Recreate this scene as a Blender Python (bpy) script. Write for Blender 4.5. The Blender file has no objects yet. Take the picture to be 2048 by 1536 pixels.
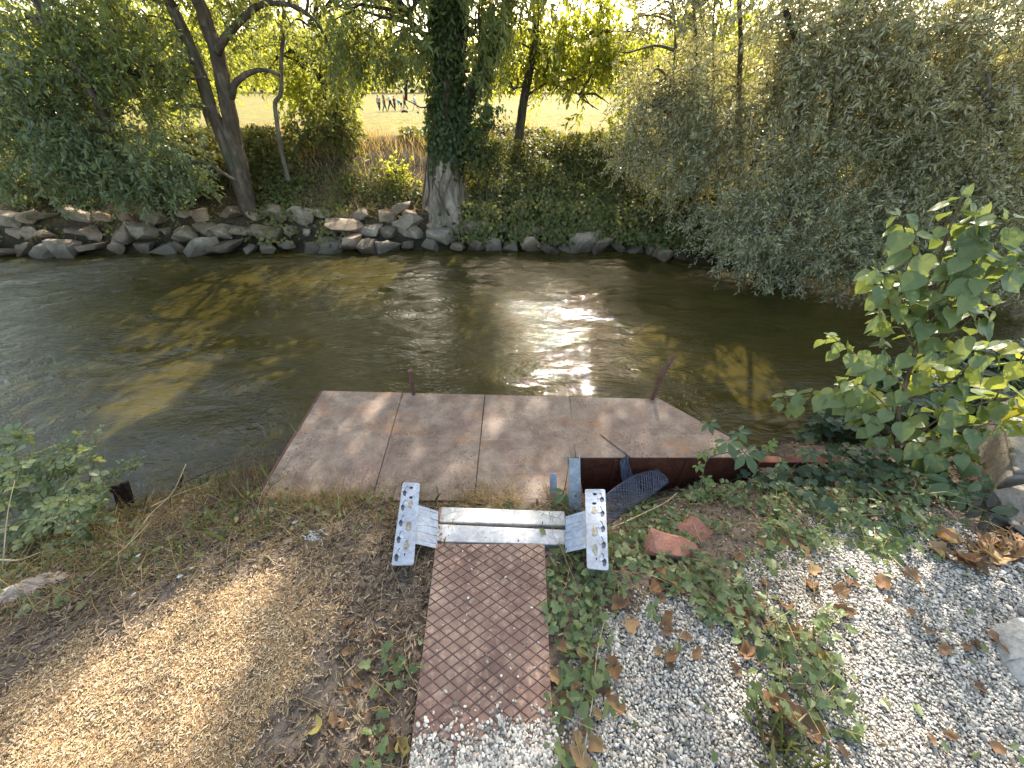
import bpy, bmesh, math, random
import numpy as np
from mathutils import Vector, Matrix

R = math.radians
rng = np.random.default_rng(11)
random.seed(11)
SC = bpy.context.scene
COL = SC.collection

# ------------------------------------------------------------------ camera, sky, sun, exposure
CAM_Z, PITCH, FPX = 1.6, R(38.3), 770.0
SUN_EL, SUN_AZ = R(37), R(9)            # azimuth from +Y towards +X
cam = bpy.data.cameras.new("camera")
cam.sensor_width = 36.0
cam.lens = 36.0 * FPX / 2048.0
cam.clip_start, cam.clip_end = 0.05, 3000.0
cam_o = bpy.data.objects.new("camera", cam)
cam_o.location = (0, 0, CAM_Z)
cam_o.rotation_euler = (R(90) - PITCH, 0, 0)
COL.objects.link(cam_o)
SC.camera = cam_o

world = bpy.data.worlds.new("World")
SC.world = world
world.use_nodes = True
_nt = world.node_tree
_bg = _nt.nodes["Background"]
_sky = _nt.nodes.new("ShaderNodeTexSky")
_sky.sky_type = 'NISHITA'
_sky.sun_disc = False
_sky.sun_elevation = SUN_EL
_sky.sun_rotation = SUN_AZ
_sky.air_density, _sky.dust_density, _sky.ozone_density = 1.0, 2.2, 1.0
_tint = _nt.nodes.new("ShaderNodeMix"); _tint.data_type = 'RGBA'; _tint.blend_type = 'MULTIPLY'
_tint.inputs[0].default_value = 1.0; _tint.inputs[7].default_value = (1.09, 1.0, 0.83, 1)      # the camera's warm white balance
_nt.links.new(_sky.outputs[0], _tint.inputs[6]); _nt.links.new(_tint.outputs[2], _bg.inputs[0])
_bg.inputs[1].default_value = 0.15

SUN = np.array([math.sin(SUN_AZ) * math.cos(SUN_EL), math.cos(SUN_AZ) * math.cos(SUN_EL), math.sin(SUN_EL)])
sun = bpy.data.lights.new("sun", 'SUN')
sun.energy = 3.2
sun.angle = R(0.53)
sun.color = (1.0, 0.92, 0.79)
sun_o = bpy.data.objects.new("sun", sun)
sun_o.rotation_euler = Vector(SUN.tolist()).to_track_quat('Z', 'Y').to_euler()
sun_o.location = (0, 30, 30)
COL.objects.link(sun_o)

SC.view_settings.view_transform = 'Standard'
SC.view_settings.look = 'None'
SC.view_settings.exposure = 2.15
SC.view_settings.gamma = 1.0
SC.render.engine = 'CYCLES'
SC.cycles.max_bounces = 7
SC.cycles.diffuse_bounces = 4
SC.cycles.glossy_bounces = 3
SC.cycles.transmission_bounces = 4
SC.cycles.transparent_max_bounces = 6
SC.cycles.sample_clamp_indirect = 6.0

# ------------------------------------------------------------------ helpers: view geometry
_s, _c = math.sin(PITCH), math.cos(PITCH)
def ray(px, py):
    u, v = (px - 1024) / FPX, (py - 768) / FPX
    return np.array([u, _c - _s * v, -(_s + _c * v)])
def on_z(px, py, z):
    r = ray(px, py)
    t = (z - CAM_Z) / r[2]
    return np.array([r[0] * t, r[1] * t, z])
def on_y(px, py, y):
    r = ray(px, py)
    t = y / r[1]
    return np.array([r[0] * t, y, CAM_Z + r[2] * t])

# ------------------------------------------------------------------ helpers: noise
_tab = np.random.default_rng(5).random((256, 256))
def vnoise(x, y, sc=1.0, seed=0):
    x = np.asarray(x) * sc + seed * 17.3
    y = np.asarray(y) * sc + seed * 41.7
    xi, yi = np.floor(x).astype(int), np.floor(y).astype(int)
    fx, fy = x - xi, y - yi
    fx, fy = fx * fx * (3 - 2 * fx), fy * fy * (3 - 2 * fy)
    g = lambda a, b: _tab[a & 255, b & 255]
    return (g(xi, yi) * (1 - fx) + g(xi + 1, yi) * fx) * (1 - fy) + (g(xi, yi + 1) * (1 - fx) + g(xi + 1, yi + 1) * fx) * fy
def fbm(x, y, sc=1.0, seed=0, o=3):
    r, a, t = 0, 1.0, 0
    for k in range(o):
        r = r + a * vnoise(x, y, sc * 2 ** k, seed + k)
        t += a
        a *= .5
    return r / t
def sstep(a, b, x):
    t = np.clip((np.asarray(x) - a) / (b - a), 0, 1)
    return t * t * (3 - 2 * t)
def unit(a):
    a = np.asarray(a, float)
    return a / np.maximum(np.linalg.norm(a, axis=-1, keepdims=True), 1e-9)
def in_poly(x, y, poly):
    x, y = np.asarray(x), np.asarray(y)
    ins = np.zeros(x.shape, bool)
    n = len(poly)
    for i in range(n):
        x1, y1 = poly[i][0], poly[i][1]
        x2, y2 = poly[(i + 1) % n][0], poly[(i + 1) % n][1]
        cnd = ((y1 > y) != (y2 > y)) & (x < (x2 - x1) * (y - y1) / ((y2 - y1) + 1e-12) + x1)
        ins ^= cnd
    return ins

# ------------------------------------------------------------------ helpers: objects
def prop(o, label=None, cat=None, group=None, kind=None):
    if label: o["label"] = label
    if cat: o["category"] = cat
    if group: o["group"] = group
    if kind: o["kind"] = kind
    return o
def empty(name, loc, label=None, cat=None, group=None, rz=0.0):
    o = bpy.data.objects.new(name, None)
    o.empty_display_size = 0.1
    o.location = [float(v) for v in loc]
    o.rotation_euler = (0, 0, rz)
    COL.objects.link(o)
    return prop(o, label, cat, group)
def link(name, me, parent=None):
    o = bpy.data.objects.new(name, me)
    COL.objects.link(o)
    if parent is not None:
        o.parent = parent
        p = Vector((0, 0, 0))
        q = parent
        while q is not None:
            p += q.location
            q = q.parent
        o.location = -p            # geometry is given in world coordinates, parents carry no rotation
    return o
def smooth(me, on=True):
    me.polygons.foreach_set("use_smooth", [on] * len(me.polygons))

class Geo:
    """collects numpy blocks of vertices and polygons and links them as one mesh"""
    def __init__(s):
        s.co, s.lp, s.sz, s.mi, s.n = [], [], [], [], 0
    def add(s, co, loops, sizes, mi=0):
        co = np.asarray(co, float).reshape(-1, 3)
        s.co.append(co)
        s.lp.append(np.asarray(loops, int).ravel() + s.n)
        s.sz.append(np.asarray(sizes, int).ravel())
        s.mi.append(np.full(len(s.sz[-1]), mi))
        s.n += len(co)
    def faces(s, co, faces, mi=0):
        s.add(co, [i for f in faces for i in f], [len(f) for f in faces], mi)
    def tube(s, pts, rad, sides=6, mi=0, cap=True):
        pts = np.asarray(pts, float)
        n = len(pts)
        rad = np.broadcast_to(np.asarray(rad, float), (n,)) if np.ndim(rad) < 2 else rad
        tg = unit(np.gradient(pts, axis=0))
        ref = np.array([0, 0, 1.0]) if abs(tg[:, 2]).mean() < .8 else np.array([1.0, 0, 0])
        a = unit(np.cross(tg, ref)); b = np.cross(tg, a)
        th = np.arange(sides) * 2 * np.pi / sides
        co = pts[:, None] + rad[:, None, None] * (np.cos(th)[None, :, None] * a[:, None] + np.sin(th)[None, :, None] * b[:, None])
        i = np.arange(n - 1)[:, None] * sides
        j = np.arange(sides)[None]
        k = (j + 1) % sides
        q = np.stack([i + j, i + k, i + sides + k, i + sides + j], -1).reshape(-1)
        sz = [4] * ((n - 1) * sides)
        q = q.tolist()
        if cap:
            q += list(range(sides))[::-1] + [(n - 1) * sides + m for m in range(sides)]
            sz += [sides, sides]
        s.add(co, q, sz, mi)
    def box(s, c, h, mi=0, rot=None):
        c, h = np.asarray(c, float), np.asarray(h, float)
        v = np.array([[x, y, z] for x in (-1, 1) for y in (-1, 1) for z in (-1, 1)], float) * h
        if rot is not None: v = v @ np.asarray(rot).T
        s.faces(v + c, [(0, 1, 3, 2), (4, 6, 7, 5), (0, 4, 5, 1), (2, 3, 7, 6), (0, 2, 6, 4), (1, 5, 7, 3)], mi)
    def prism(s, poly, z0, z1, mi=0):
        n = len(poly)
        co = [(p[0], p[1], z0) for p in poly] + [(p[0], p[1], z1) for p in poly]
        f = [tuple(range(n))[::-1], tuple(range(n, 2 * n))] + [(i, (i + 1) % n, n + (i + 1) % n, n + i) for i in range(n)]
        s.faces(co, f, mi)
    def strands(s, A, B, C, r, mi=0):
        """N thin three-sided bent strands A-B-C at once"""
        A, B, C = map(lambda q: np.asarray(q, float), (A, B, C))
        n = len(A)
        r = np.broadcast_to(np.asarray(r, float), (n,))
        d = unit(C - A)
        a = unit(np.cross(d, np.array([.31, .2, .93]))); b = np.cross(d, a)
        th = np.arange(3) * 2 * np.pi / 3
        ring = np.cos(th)[None, :, None] * a[:, None] + np.sin(th)[None, :, None] * b[:, None]
        co = np.concatenate([A[:, None] + ring * r[:, None, None], B[:, None] + ring * r[:, None, None] * .8, C[:, None] + ring * r[:, None, None] * .35], 1)
        base = np.arange(n)[:, None, None] * 9
        q = np.array([[i * 3 + j, i * 3 + (j + 1) % 3, i * 3 + 3 + (j + 1) % 3, i * 3 + 3 + j] for i in range(2) for j in range(3)])
        s.add(co, base + q[None], [4] * (n * 6), mi)
    def leaves(s, P, D, Nn, L, W, tmpl, mi=0):
        V, F = tmpl
        P = np.asarray(P, float); n = len(P)
        if n == 0: return
        D = unit(D); S = unit(np.cross(Nn, D)); U = np.cross(D, S)
        L = np.broadcast_to(np.asarray(L, float), (n,)); W = np.broadcast_to(np.asarray(W, float), (n,))
        co = (P[:, None] + V[None, :, 0, None] * L[:, None, None] * D[:, None]
              + V[None, :, 1, None] * W[:, None, None] * S[:, None] + V[None, :, 2, None] * L[:, None, None] * U[:, None])
        lp = np.array([i for f in F for i in f]); sz = np.array([len(f) for f in F])
        s.add(co, np.arange(n)[:, None] * len(V) + lp[None], np.tile(sz, n), mi)
    def mesh(s, name, mats, sm=False):
        me = bpy.data.meshes.new(name)
        co = np.concatenate(s.co); lp = np.concatenate(s.lp); sz = np.concatenate(s.sz); mi = np.concatenate(s.mi)
        me.vertices.add(len(co)); me.vertices.foreach_set("co", co.astype(np.float32).ravel())
        me.loops.add(len(lp)); me.loops.foreach_set("vertex_index", lp.astype(np.int32))
        me.polygons.add(len(sz))
        me.polygons.foreach_set("loop_start", np.concatenate([[0], np.cumsum(sz)[:-1]]).astype(np.int32))
        for m in (mats if isinstance(mats, (list, tuple)) else [mats]): me.materials.append(m)
        me.polygons.foreach_set("material_index", mi.astype(np.int32))
        me.polygons.foreach_set("use_smooth", np.full(len(sz), sm))
        me.update(calc_edges=True)
        return me
    def build(s, name, mats, parent=None, sm=False):
        return link(name, s.mesh(name, mats, sm), parent)

def bevel(o, w, seg=2):
    m = o.modifiers.new("bevel", 'BEVEL'); m.width = w; m.segments = seg; m.limit_method = 'ANGLE'; m.angle_limit = R(40)
    return o
def catmull(pts, k=6):
    p = np.asarray(pts, float)
    if len(p) < 3:
        t = np.linspace(0, 1, k + 1)[:, None]
        return p[0] * (1 - t) + p[-1] * t
    q = np.vstack([2 * p[0] - p[1], p, 2 * p[-1] - p[-2]])
    out = []
    for i in range(1, len(q) - 2):
        for t in np.linspace(0, 1, k, endpoint=False):
            a, b, c, d = q[i - 1], q[i], q[i + 1], q[i + 2]
            out.append(.5 * ((2 * b) + (-a + c) * t + (2 * a - 5 * b + 4 * c - d) * t * t + (-a + 3 * b - 3 * c + d) * t ** 3))
    out.append(p[-1])
    return np.array(out)

# ------------------------------------------------------------------ helpers: materials
class M:
    def __init__(s, name):
        s.m = bpy.data.materials.new(name); s.m.use_nodes = True
        s.t = s.m.node_tree; s.b = s.t.nodes["Principled BSDF"]; s.o = s.t.nodes["Material Output"]
    def n(s, ty, ins=None, **props):
        nd = s.t.nodes.new("ShaderNode" + ty)
        for k, v in props.items(): setattr(nd, k, v)
        for k, v in (ins or {}).items(): s.set(nd.inputs[k], v)
        return nd
    def set(s, sock, v):
        if hasattr(v, "is_linked") or isinstance(v, bpy.types.NodeSocket): s.t.links.new(v, sock)
        else: sock.default_value = (tuple(v) + (1.0,) if isinstance(v, (tuple, list)) and len(v) == 3 and sock.type == 'RGBA' else v)
    def p(s, **k):
        for a, v in k.items(): s.set(s.b.inputs[a.replace("_", " ")], v)
        return s
    def coord(s, kind="Object", scale=(1, 1, 1), rot=(0, 0, 0)):
        src = s.n("NewGeometry").outputs["Position"] if kind == "World" else s.n("TexCoord").outputs[kind]
        mp = s.n("Mapping", {"Vector": src}); mp.inputs["Scale"].default_value = scale; mp.inputs["Rotation"].default_value = rot
        return mp.outputs[0]
    def noise(s, vec, scale, detail=4, rough=.55, dist=0.0):
        return s.n("TexNoise", {"Vector": vec, "Scale": scale, "Detail": detail, "Roughness": rough, "Distortion": dist}).outputs["Fac"]
    def ramp(s, fac, stops, interp='LINEAR'):
        nd = s.n("ValToRGB", {"Fac": fac}); cr = nd.color_ramp; cr.interpolation = interp
        while len(cr.elements) > 1: cr.elements.remove(cr.elements[-1])
        for i, (p, c) in enumerate(stops):
            e = cr.elements[0] if i == 0 else cr.elements.new(p)
            e.position = p; e.color = tuple(c) + (1,) if len(c) == 3 else c
        return nd.outputs[0]
    def fac(s, f, a, b):
        return s.n("MapRange", {"Value": f, "From Min": a, "From Max": b}).outputs[0]
    def mix(s, f, a, b, blend='MIX'):
        nd = s.n("Mix", data_type='RGBA', blend_type=blend)
        s.set(nd.inputs[0], f); s.set(nd.inputs[6], a); s.set(nd.inputs[7], b)
        return nd.outputs[2]
    def math(s, op, a, b=0.0):
        nd = s.n("Math", operation=op); s.set(nd.inputs[0], a); s.set(nd.inputs[1], b)
        return nd.outputs[0]
    def bump(s, h, strength=.4, dist=.01, nrm=None):
        nd = s.n("Bump", {"Height": h, "Strength": strength, "Distance": dist})
        if nrm is not None: s.set(nd.inputs["Normal"], nrm)
        s.set(s.b.inputs["Normal"], nd.outputs[0])
        return nd.outputs[0]
    def attr(s, name): return s.n("Attribute", attribute_name=name)
    def rand(s): return s.n("NewGeometry").outputs["Random Per Island"]

def leaf_mat(name, cols, trans, tfac=.4, rough=.5, spec=.4):
    k = M(name)
    n = len(cols)
    c = k.ramp(k.rand(), [(i / max(n - 1, 1), q) for i, q in enumerate(cols)])
    big = k.noise(k.coord("World"), 1.7, 2)
    c = k.mix(k.fac(big, .3, .75), c, k.mix(1.0, c, (.72, .78, .7), 'MULTIPLY'))
    k.p(Base_Color=c, Roughness=rough, Specular_IOR_Level=spec)
    tc = k.mix(.35, trans, k.mix(1.0, c, (3.0, 2.6, 1.2), 'MULTIPLY'))
    tr = k.n("BsdfTranslucent", {"Color": tc})
    mx = k.n("MixShader", {0: tfac, 1: k.b.outputs[0], 2: tr.outputs[0]})
    k.t.links.new(mx.outputs[0], k.o.inputs[0])
    return k.m
def plain(name, col, rough=.6, metal=0.0, var=.25, scale=12.0, bump=.0, spec=.4):
    k = M(name)
    nz = k.noise(k.coord("Object"), scale, 4)
    k.p(Base_Color=k.mix(k.fac(nz, .3, .7), tuple(v * (1 - var) for v in col), tuple(min(1, v * (1 + var)) for v in col)),
        Roughness=rough, Metallic=metal, Specular_IOR_Level=spec)
    if bump: k.bump(nz, bump, .01)
    return k.m
def bark(name, a, b, scale=9.0, strength=.8):
    k = M(name)
    v = k.coord("World", (1, 1, .28))
    n1 = k.noise(v, scale * 1.6, 6, .65, .4); n2 = k.noise(k.coord("World"), 2.2, 3)
    c = k.ramp(n1, [(.3, tuple(x * .45 for x in a)), (.5, a), (.72, b)])
    c = k.mix(k.fac(n2, .5, .75), c, k.mix(.5, c, (.10, .12, .06)))
    k.p(Base_Color=c, Roughness=.9, Specular_IOR_Level=.15)
    k.bump(n1, strength, .03)
    return k.m

# leaf outlines: (along, across, up)
def _t(v, f): return (np.array(v, float), f)
KITE = _t([(0, 0, 0), (.42, .5, .05), (1, 0, -.06), (.42, -.5, .05)], [(0, 3, 2, 1)])
FOLD = _t([(0, 0, 0), (.35, .5, .08), (.75, .3, .02), (1, 0, -.1), (.75, -.3, .02), (.35, -.5, .08), (.5, 0, -.03)],
          [(0, 6, 1), (1, 6, 2), (2, 6, 3), (3, 6, 4), (4, 6, 5), (5, 6, 0)])
IVY = _t([(0, 0, 0), (-.12, .28, .03), (.18, .52, .06), (.4, .3, .02), (.62, .42, .03), (1, 0, -.1), (.62, -.42, .03), (.4, -.3, .02), (.18, -.52, .06), (-.12, -.28, .03), (.35, 0, -.02)],
         [(10, i, (i + 1) % 10) if True else 0 for i in range(10)][::1])
IVY = (IVY[0], [(10, (i + 1) % 10, i) for i in range(10)])
_h = [(0.02, 0), (-.05, .13), (-.01, .31), (.12, .45), (.30, .50), (.52, .41), (.73, .25), (.88, .1), (1, 0)]
_hv = [(a, b, .10 * b - .16 * a * a + .03 * math.sin(9 * a) * (b > .2)) for a, b in _h] + [(a, -b, .10 * b - .16 * a * a + .03 * math.cos(8 * a) * (b > .2)) for a, b in _h[1:-1]][::-1]
_mid = [(.27, 0, -.03), (.55, 0, -.06), (.8, 0, -.11)]
def _heart():
    v = _hv + _mid
    n = len(_hv); m0, m1, m2 = n, n + 1, n + 2
    f = [(0, m0, 2, 1), (m0, 4, 3, 2), (m0, m1, 5, 4), (m1, m2, 6, 5), (m2, 8, 7, 6)]
    opp = lambda i: (n - i) % n
    g = [(1, 2, m0, 0), (2, 3, 4, m0), (4, 5, m1, m0), (5, 6, m2, m1), (6, 7, 8, m2)]
    f += [tuple(i if i >= n or i in (0, 8) else opp(i) for i in q) for q in g]
    return _t(v, f)
HEART = _heart()
_lf = [(0, 0, 0), (.2, .2, .03), (.5, .3, .05), (.62, .3, .03), (.66, .24, .03), (.82, .17, 0), (.85, .12, 0), (1, 0, -.08)]
def _leaflet():
    v = _lf + [(a, -b, c) for a, b, c in _lf[1:-1]][::-1] + [(.35, 0, -.02), (.68, 0, -.03)]
    n = 14
    f = []
    up = [0, 1, 2, 3, 4, 5, 6, 7]
    f = [(0, 14, 2, 1), (14, 15, 4, 3, 2), (15, 7, 6, 5, 4)]
    f += [(0, 13, 12, 14), (14, 12, 11, 10, 15), (15, 10, 9, 8, 7)]
    return np.array(v, float), f
LEAFLET = _leaflet()
def palmate():
    vs, fs = [], []
    for ang, sc in ((-105, .62), (-52, .88), (0, 1.0), (52, .88), (105, .62)):
        V, F = LEAFLET
        a = R(ang); V = V * sc * np.array([1, .74, 1])
        co = np.stack([V[:, 0] * math.cos(a) - V[:, 1] * 1.0 * math.sin(a) + .09 * math.cos(a), V[:, 0] * math.sin(a) + V[:, 1] * math.cos(a) + .09 * math.sin(a), V[:, 2] - .22 * V[:, 0] ** 2], -1)
        k = sum(len(q) for q in vs)
        vs.append(co); fs += [tuple(i + k for i in f) for f in F]
    return np.concatenate(vs), fs
PALM = palmate()
def trifoliate():
    vs, fs = [], []
    for ang, sc in ((-80, .8), (0, 1.0), (80, .8)):
        V, F = LEAFLET
        a = R(ang); V = V * sc * np.array([1, 1.35, 1])
        o = .22 if ang == 0 else .06
        co = np.stack([(V[:, 0] + o) * math.cos(a) - V[:, 1] * math.sin(a), (V[:, 0] + o) * math.sin(a) + V[:, 1] * math.cos(a), V[:, 2]], -1)
        k = sum(len(q) for q in vs)
        vs.append(co); fs += [tuple(i + k for i in f) for f in F]
    return np.concatenate(vs), fs
TRI = trifoliate()

# ------------------------------------------------------------------ the lie of the land
WATER_Z = -0.75
_ctl = np.array([
 (-6,-3,0),(-3,-3,0),(0,-3,0),(3,-3,0),(6,-3,.05),(-6,0,-.1),(6,0,.08),(-3.2,0,-.02),(-1.5,0,0),(0,0,0),(1.5,0,0),(3,0,.05),
 (-1.2,.5,.03),(-1.85,.5,-.03),(-.6,.8,0),(.6,.8,-.03),(1.5,.9,0),(2.3,1.05,0),(3.2,1.1,.05),(-.1,.7,-.03),
 (-1.18,.87,-.02),(-2.6,.55,-.15),(-3.6,.5,-.3),(-2.3,1.2,-.40),(-1.6,1.2,-.22),(-1.7,1.6,-.5),(-1.36,1.24,-.15),(-.7,1.2,-.13),(0,1.2,-.13),(.3,1.2,-.15),
 (-.7,1.36,-.24),(0,1.36,-.25),(-1.3,1.4,-.3),(.37,1.0,-.12),(.6,1.25,-.27),(1.0,1.22,-.2),(.8,1.46,-.44),(.5,1.46,-.45),(1.15,1.46,-.32),(1.5,1.4,-.2),(1.9,1.35,-.1),(2.3,1.45,-.12),
 (2.0,1.9,-.45),(2.5,2.2,-.72),(1.55,1.8,-.75),(2.9,2.0,-.3),(3.6,2.9,-.6),(5,2.6,-.2),(6,3,-.5),(1.9,2.2,-.85),(1.1,1.6,-.6),
 (-2.3,1.75,-.75),(-1.55,2.0,-.74),(-3.3,1.25,-.75),(-4.4,.95,-.8),(-6,.8,-.8),(-1.2,1.6,-.6),(0,1.5,-.55),(0,1.8,-.85),(1.2,2.0,-.95),
 (-6,2.5,-1.4),(-3,2.7,-1.4),(0,2.7,-1.4),(2.4,3,-1.3),(4,4,-1.3),(6,4.2,-1.2),(-6,4.5,-1.7),(-3,4.5,-1.7),(0,4.5,-1.7),(2,4.5,-1.6)], float)
def _rbf_fit(c):
    d = np.linalg.norm(c[:, None, :2] - c[None, :, :2], axis=2)
    n = len(c); A = np.zeros((n + 3, n + 3)); A[:n, :n] = -d
    A[:n, n] = 1; A[:n, n + 1:] = c[:, :2]; A[n:, :n] = A[:n, n:].T
    return np.linalg.solve(A, np.concatenate([c[:, 2], [0, 0, 0]]))
_wt = _rbf_fit(_ctl)
def far_shore(x):
    return np.interp(x, [-60, -8, -3, 0, 2, 2.8, 3.4, 4.5, 7, 12, 60], [6.55, 6.55, 6.75, 6.8, 6.7, 6.35, 5.95, 5.7, 5.6, 5.6, 5.6])
def ground_z(x, y):
    x, y = np.broadcast_arrays(np.asarray(x, float), np.asarray(y, float))
    xc, yc = np.clip(x, -6, 6), np.clip(y, -3, 4.6)
    out = np.zeros(x.shape)
    n = len(_ctl)
    for i in range(n): out = out - _wt[i] * np.hypot(xc - _ctl[i, 0], yc - _ctl[i, 1])
    near = out + _wt[n] + _wt[n + 1] * xc + _wt[n + 2] * yc
    near = near + (fbm(x, y, 3.2, 3) - .5) * .05 + (fbm(x, y, 14, 9, 2) - .5) * .016
    s = y - far_shore(x)
    far = np.interp(s, [-6, -3, -1, -.3, 0, .35, .8, 2.0, 2.8, 3.6, 6, 9, 14, 400], [-1.7, -1.6, -1.3, -1.0, -.8, -.5, -.25, .36, .60, .58, .0, -.5, -.62, -.62])
    far = far + (fbm(x, y, .7, 20) - .5) * .35 * sstep(.2, 1.5, s) * (1 - sstep(6, 12, s)) + (fbm(x, y, 4, 25) - .5) * .08
    w = sstep(2.7, 4.2, y)
    return near * (1 - w) + far * w

def world_poly(px, z=0.0): return [on_z(a, b, z)[:2] for a, b in px]
P_SAW = world_poly([(-200, 1440), (60, 1370), (200, 1290), (330, 1220), (420, 1170), (590, 1150), (690, 1200), (700, 1290), (610, 1370), (560, 1440), (540, 1535)]) + [(-.62, -.6), (-2.6, -.6)]
P_SAW2 = world_poly([(490, 1175), (590, 1135), (625, 1165), (560, 1215)])
P_GRAV = world_poly([(1175, 1535), (1180, 1330), (1200, 1215), (1300, 1185), (1400, 1215), (1480, 1160), (1560, 1105), (1660, 1060), (1790, 1010), (1880, 1040), (1960, 1085), (2100, 1120)]) + [(4.2, .9), (4.5, -2), (.16, -2)]
P_RAMPG = [(-.30, .262), (-.16, .305), (.02, .285), (.12, .25), (.14, -2), (-.32, -2)]
def soft_in(x, y, poly, blur=.06, seed=1):
    dx = (fbm(x, y, 6, seed, 3) - .5) * .28; dy = (fbm(x, y, 6, seed + 5, 3) - .5) * .28
    a = 0
    for ox, oy in ((0, 0), (blur, 0), (-blur, 0), (0, blur), (0, -blur)):
        a = a + in_poly(x + dx + ox, y + dy + oy, poly).astype(float)
    return a / 5
def grav_mask(x, y): return soft_in(x, y, P_GRAV, .04, 2)
def saw_mask(x, y): return np.maximum(soft_in(x, y, P_SAW, .1, 7), .8 * soft_in(x, y, P_SAW2, .05, 9))

def axis(segs):
    out = [segs[0][0]]
    for a, b, d0, d1 in segs:
        n = max(2, int(round(2 * abs(b - a) / (d0 + d1))))
        t = np.linspace(0, 1, n + 1)[1:]
        r = d1 / d0
        u = t if abs(r - 1) < .05 else (r ** t - 1) / (r - 1)
        out += list(a + (b - a) * u)
    return np.array(out)
def sheet(xs, ys, zf):
    X, Y = np.meshgrid(xs, ys, indexing='ij')
    co = np.stack([X, Y, zf(X, Y)], -1).reshape(-1, 3)
    nx, ny = len(xs), len(ys)
    i = np.arange(nx - 1)[:, None] * ny; j = np.arange(ny - 1)[None]
    q = np.stack([i + j, i + ny + j, i + ny + j + 1, i + j + 1], -1).reshape(-1, 4)
    return co, q
xs = axis([(-900, -60, 220, 14), (-60, -8, 9, .35), (-8, -3, .25, .08), (-3, 3.4, .032, .032), (3.4, 8, .1, .25), (8, 60, .35, 9), (60, 900, 14, 220)])
ys = axis([(-500, -20, 160, 5), (-20, -1, 2.5, .1), (-1, 2.6, .032, .032), (2.6, 6.2, .12, .12), (6.2, 11, .09, .15), (11, 40, .3, 2.5), (40, 1500, 4, 320)])

# ground material: soil, gravel, sawdust, dry field, bank
k = M("ground")
w = k.coord("World")
za = k.attr("zone").outputs["Color"]
zs = k.n("SeparateColor", {0: za}).outputs
n_big = k.noise(w, 3.0, 5); n_mid = k.noise(w, 22, 5, .65); n_fine = k.noise(w, 140, 3, .6)
soil = k.ramp(n_mid, [(.28, (.028, .021, .016)), (.5, (.125, .098, .075)), (.72, (.25, .20, .155))])
soil = k.mix(k.fac(n_fine, .52, .72), soil, (.24, .18, .13))
soil = k.mix(k.fac(n_big, .45, .7), soil, k.mix(.6, soil, (.13, .105, .085)))
vo = k.n("TexVoronoi", {"Vector": w, "Scale": 105.0})
pc = k.ramp(k.n("SeparateColor", {0: vo.outputs["Color"]}).outputs[0], [(0, (.12, .115, .11)), (.35, (.27, .255, .23)), (.65, (.40, .375, .33)), (.9, (.58, .55, .49))])
grav = k.mix(k.fac(vo.outputs["Distance"], .35, .62), pc, (.06, .055, .05))
chip = k.noise(k.coord("World", (1, 2.6, 1), (0, 0, .5)), 85, 3, .6)
saw = k.ramp(chip, [(.3, (.16, .095, .045)), (.5, (.36, .235, .115)), (.7, (.52, .37, .2))])
fieldc = k.ramp(k.noise(k.coord("World", (1, .5, 1)), 2.2, 7, .75), [(.32, (.06, .06, .012)), (.46, (.135, .112, .025)), (.58, (.185, .148, .038)), (.75, (.26, .215, .07))])
fieldc = k.mix(k.fac(k.noise(k.coord("World", (.35, 1, 1)), .22, 4), .42, .62), fieldc, k.mix(1.0, fieldc, (.90, 1.0, .62), 'MULTIPLY'))
bankc = k.ramp(n_mid, [(.3, (.03, .025, .016)), (.55, (.085, .065, .04)), (.75, (.17, .125, .08))])
edge = k.math('MULTIPLY', k.math('SUBTRACT', n_mid, .5), .9)
def zf(ch): return k.fac(k.math('ADD', zs[ch], edge), .35, .65)
c = k.mix(zf(2), soil, bankc)
c = k.mix(zf(0), c, grav)
c = k.mix(zf(1), c, saw)
c = k.mix(k.attr("field").outputs["Fac"], c, fieldc)
wet = k.fac(k.n("SeparateXYZ", {0: w}).outputs[2], -.42, -.64)          # soaked mud along the water
wet = k.math('MULTIPLY', wet, k.math('SUBTRACT', 1.0, k.attr("field").outputs["Fac"]))
c = k.mix(k.math('MULTIPLY', wet, .85), c, (.022, .018, .012))
k.p(Base_Color=c, Roughness=.95, Specular_IOR_Level=.15)
hgt = k.math('ADD', k.math('MULTIPLY', n_mid, .6), k.math('MULTIPLY', n_fine, .4))
k.bump(hgt, .7, .012)
MAT_GROUND = k.m

co, q = sheet(xs, ys, ground_z)
g = Geo(); g.add(co, q, [4] * len(q))
ground = g.build("ground", MAT_GROUND, sm=True)
prop(ground, "bare river bank, gravel and dry field sloping to the river", "ground", kind="structure")
x, y = co[:, 0], co[:, 1]
nearm = (np.abs(x) < 6) & (y < 2.5) & (y > -3)
zc = np.zeros((len(co), 4)); zc[:, 3] = 1
zc[nearm, 0] = grav_mask(x[nearm], y[nearm]); zc[nearm, 1] = saw_mask(x[nearm], y[nearm]) * .9
zc[:, 2] = (y > 3)
at = ground.data.color_attributes.new("zone", 'FLOAT_COLOR', 'POINT'); at.data.foreach_set("color", zc.ravel())
fa = ground.data.attributes.new("field", 'FLOAT', 'POINT')
sfar = y - far_shore(x)
fa.data.foreach_set("value", np.clip(sstep(2.6, 3.4, sfar) * (y > 5), 0, 1).astype(np.float32))

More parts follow.
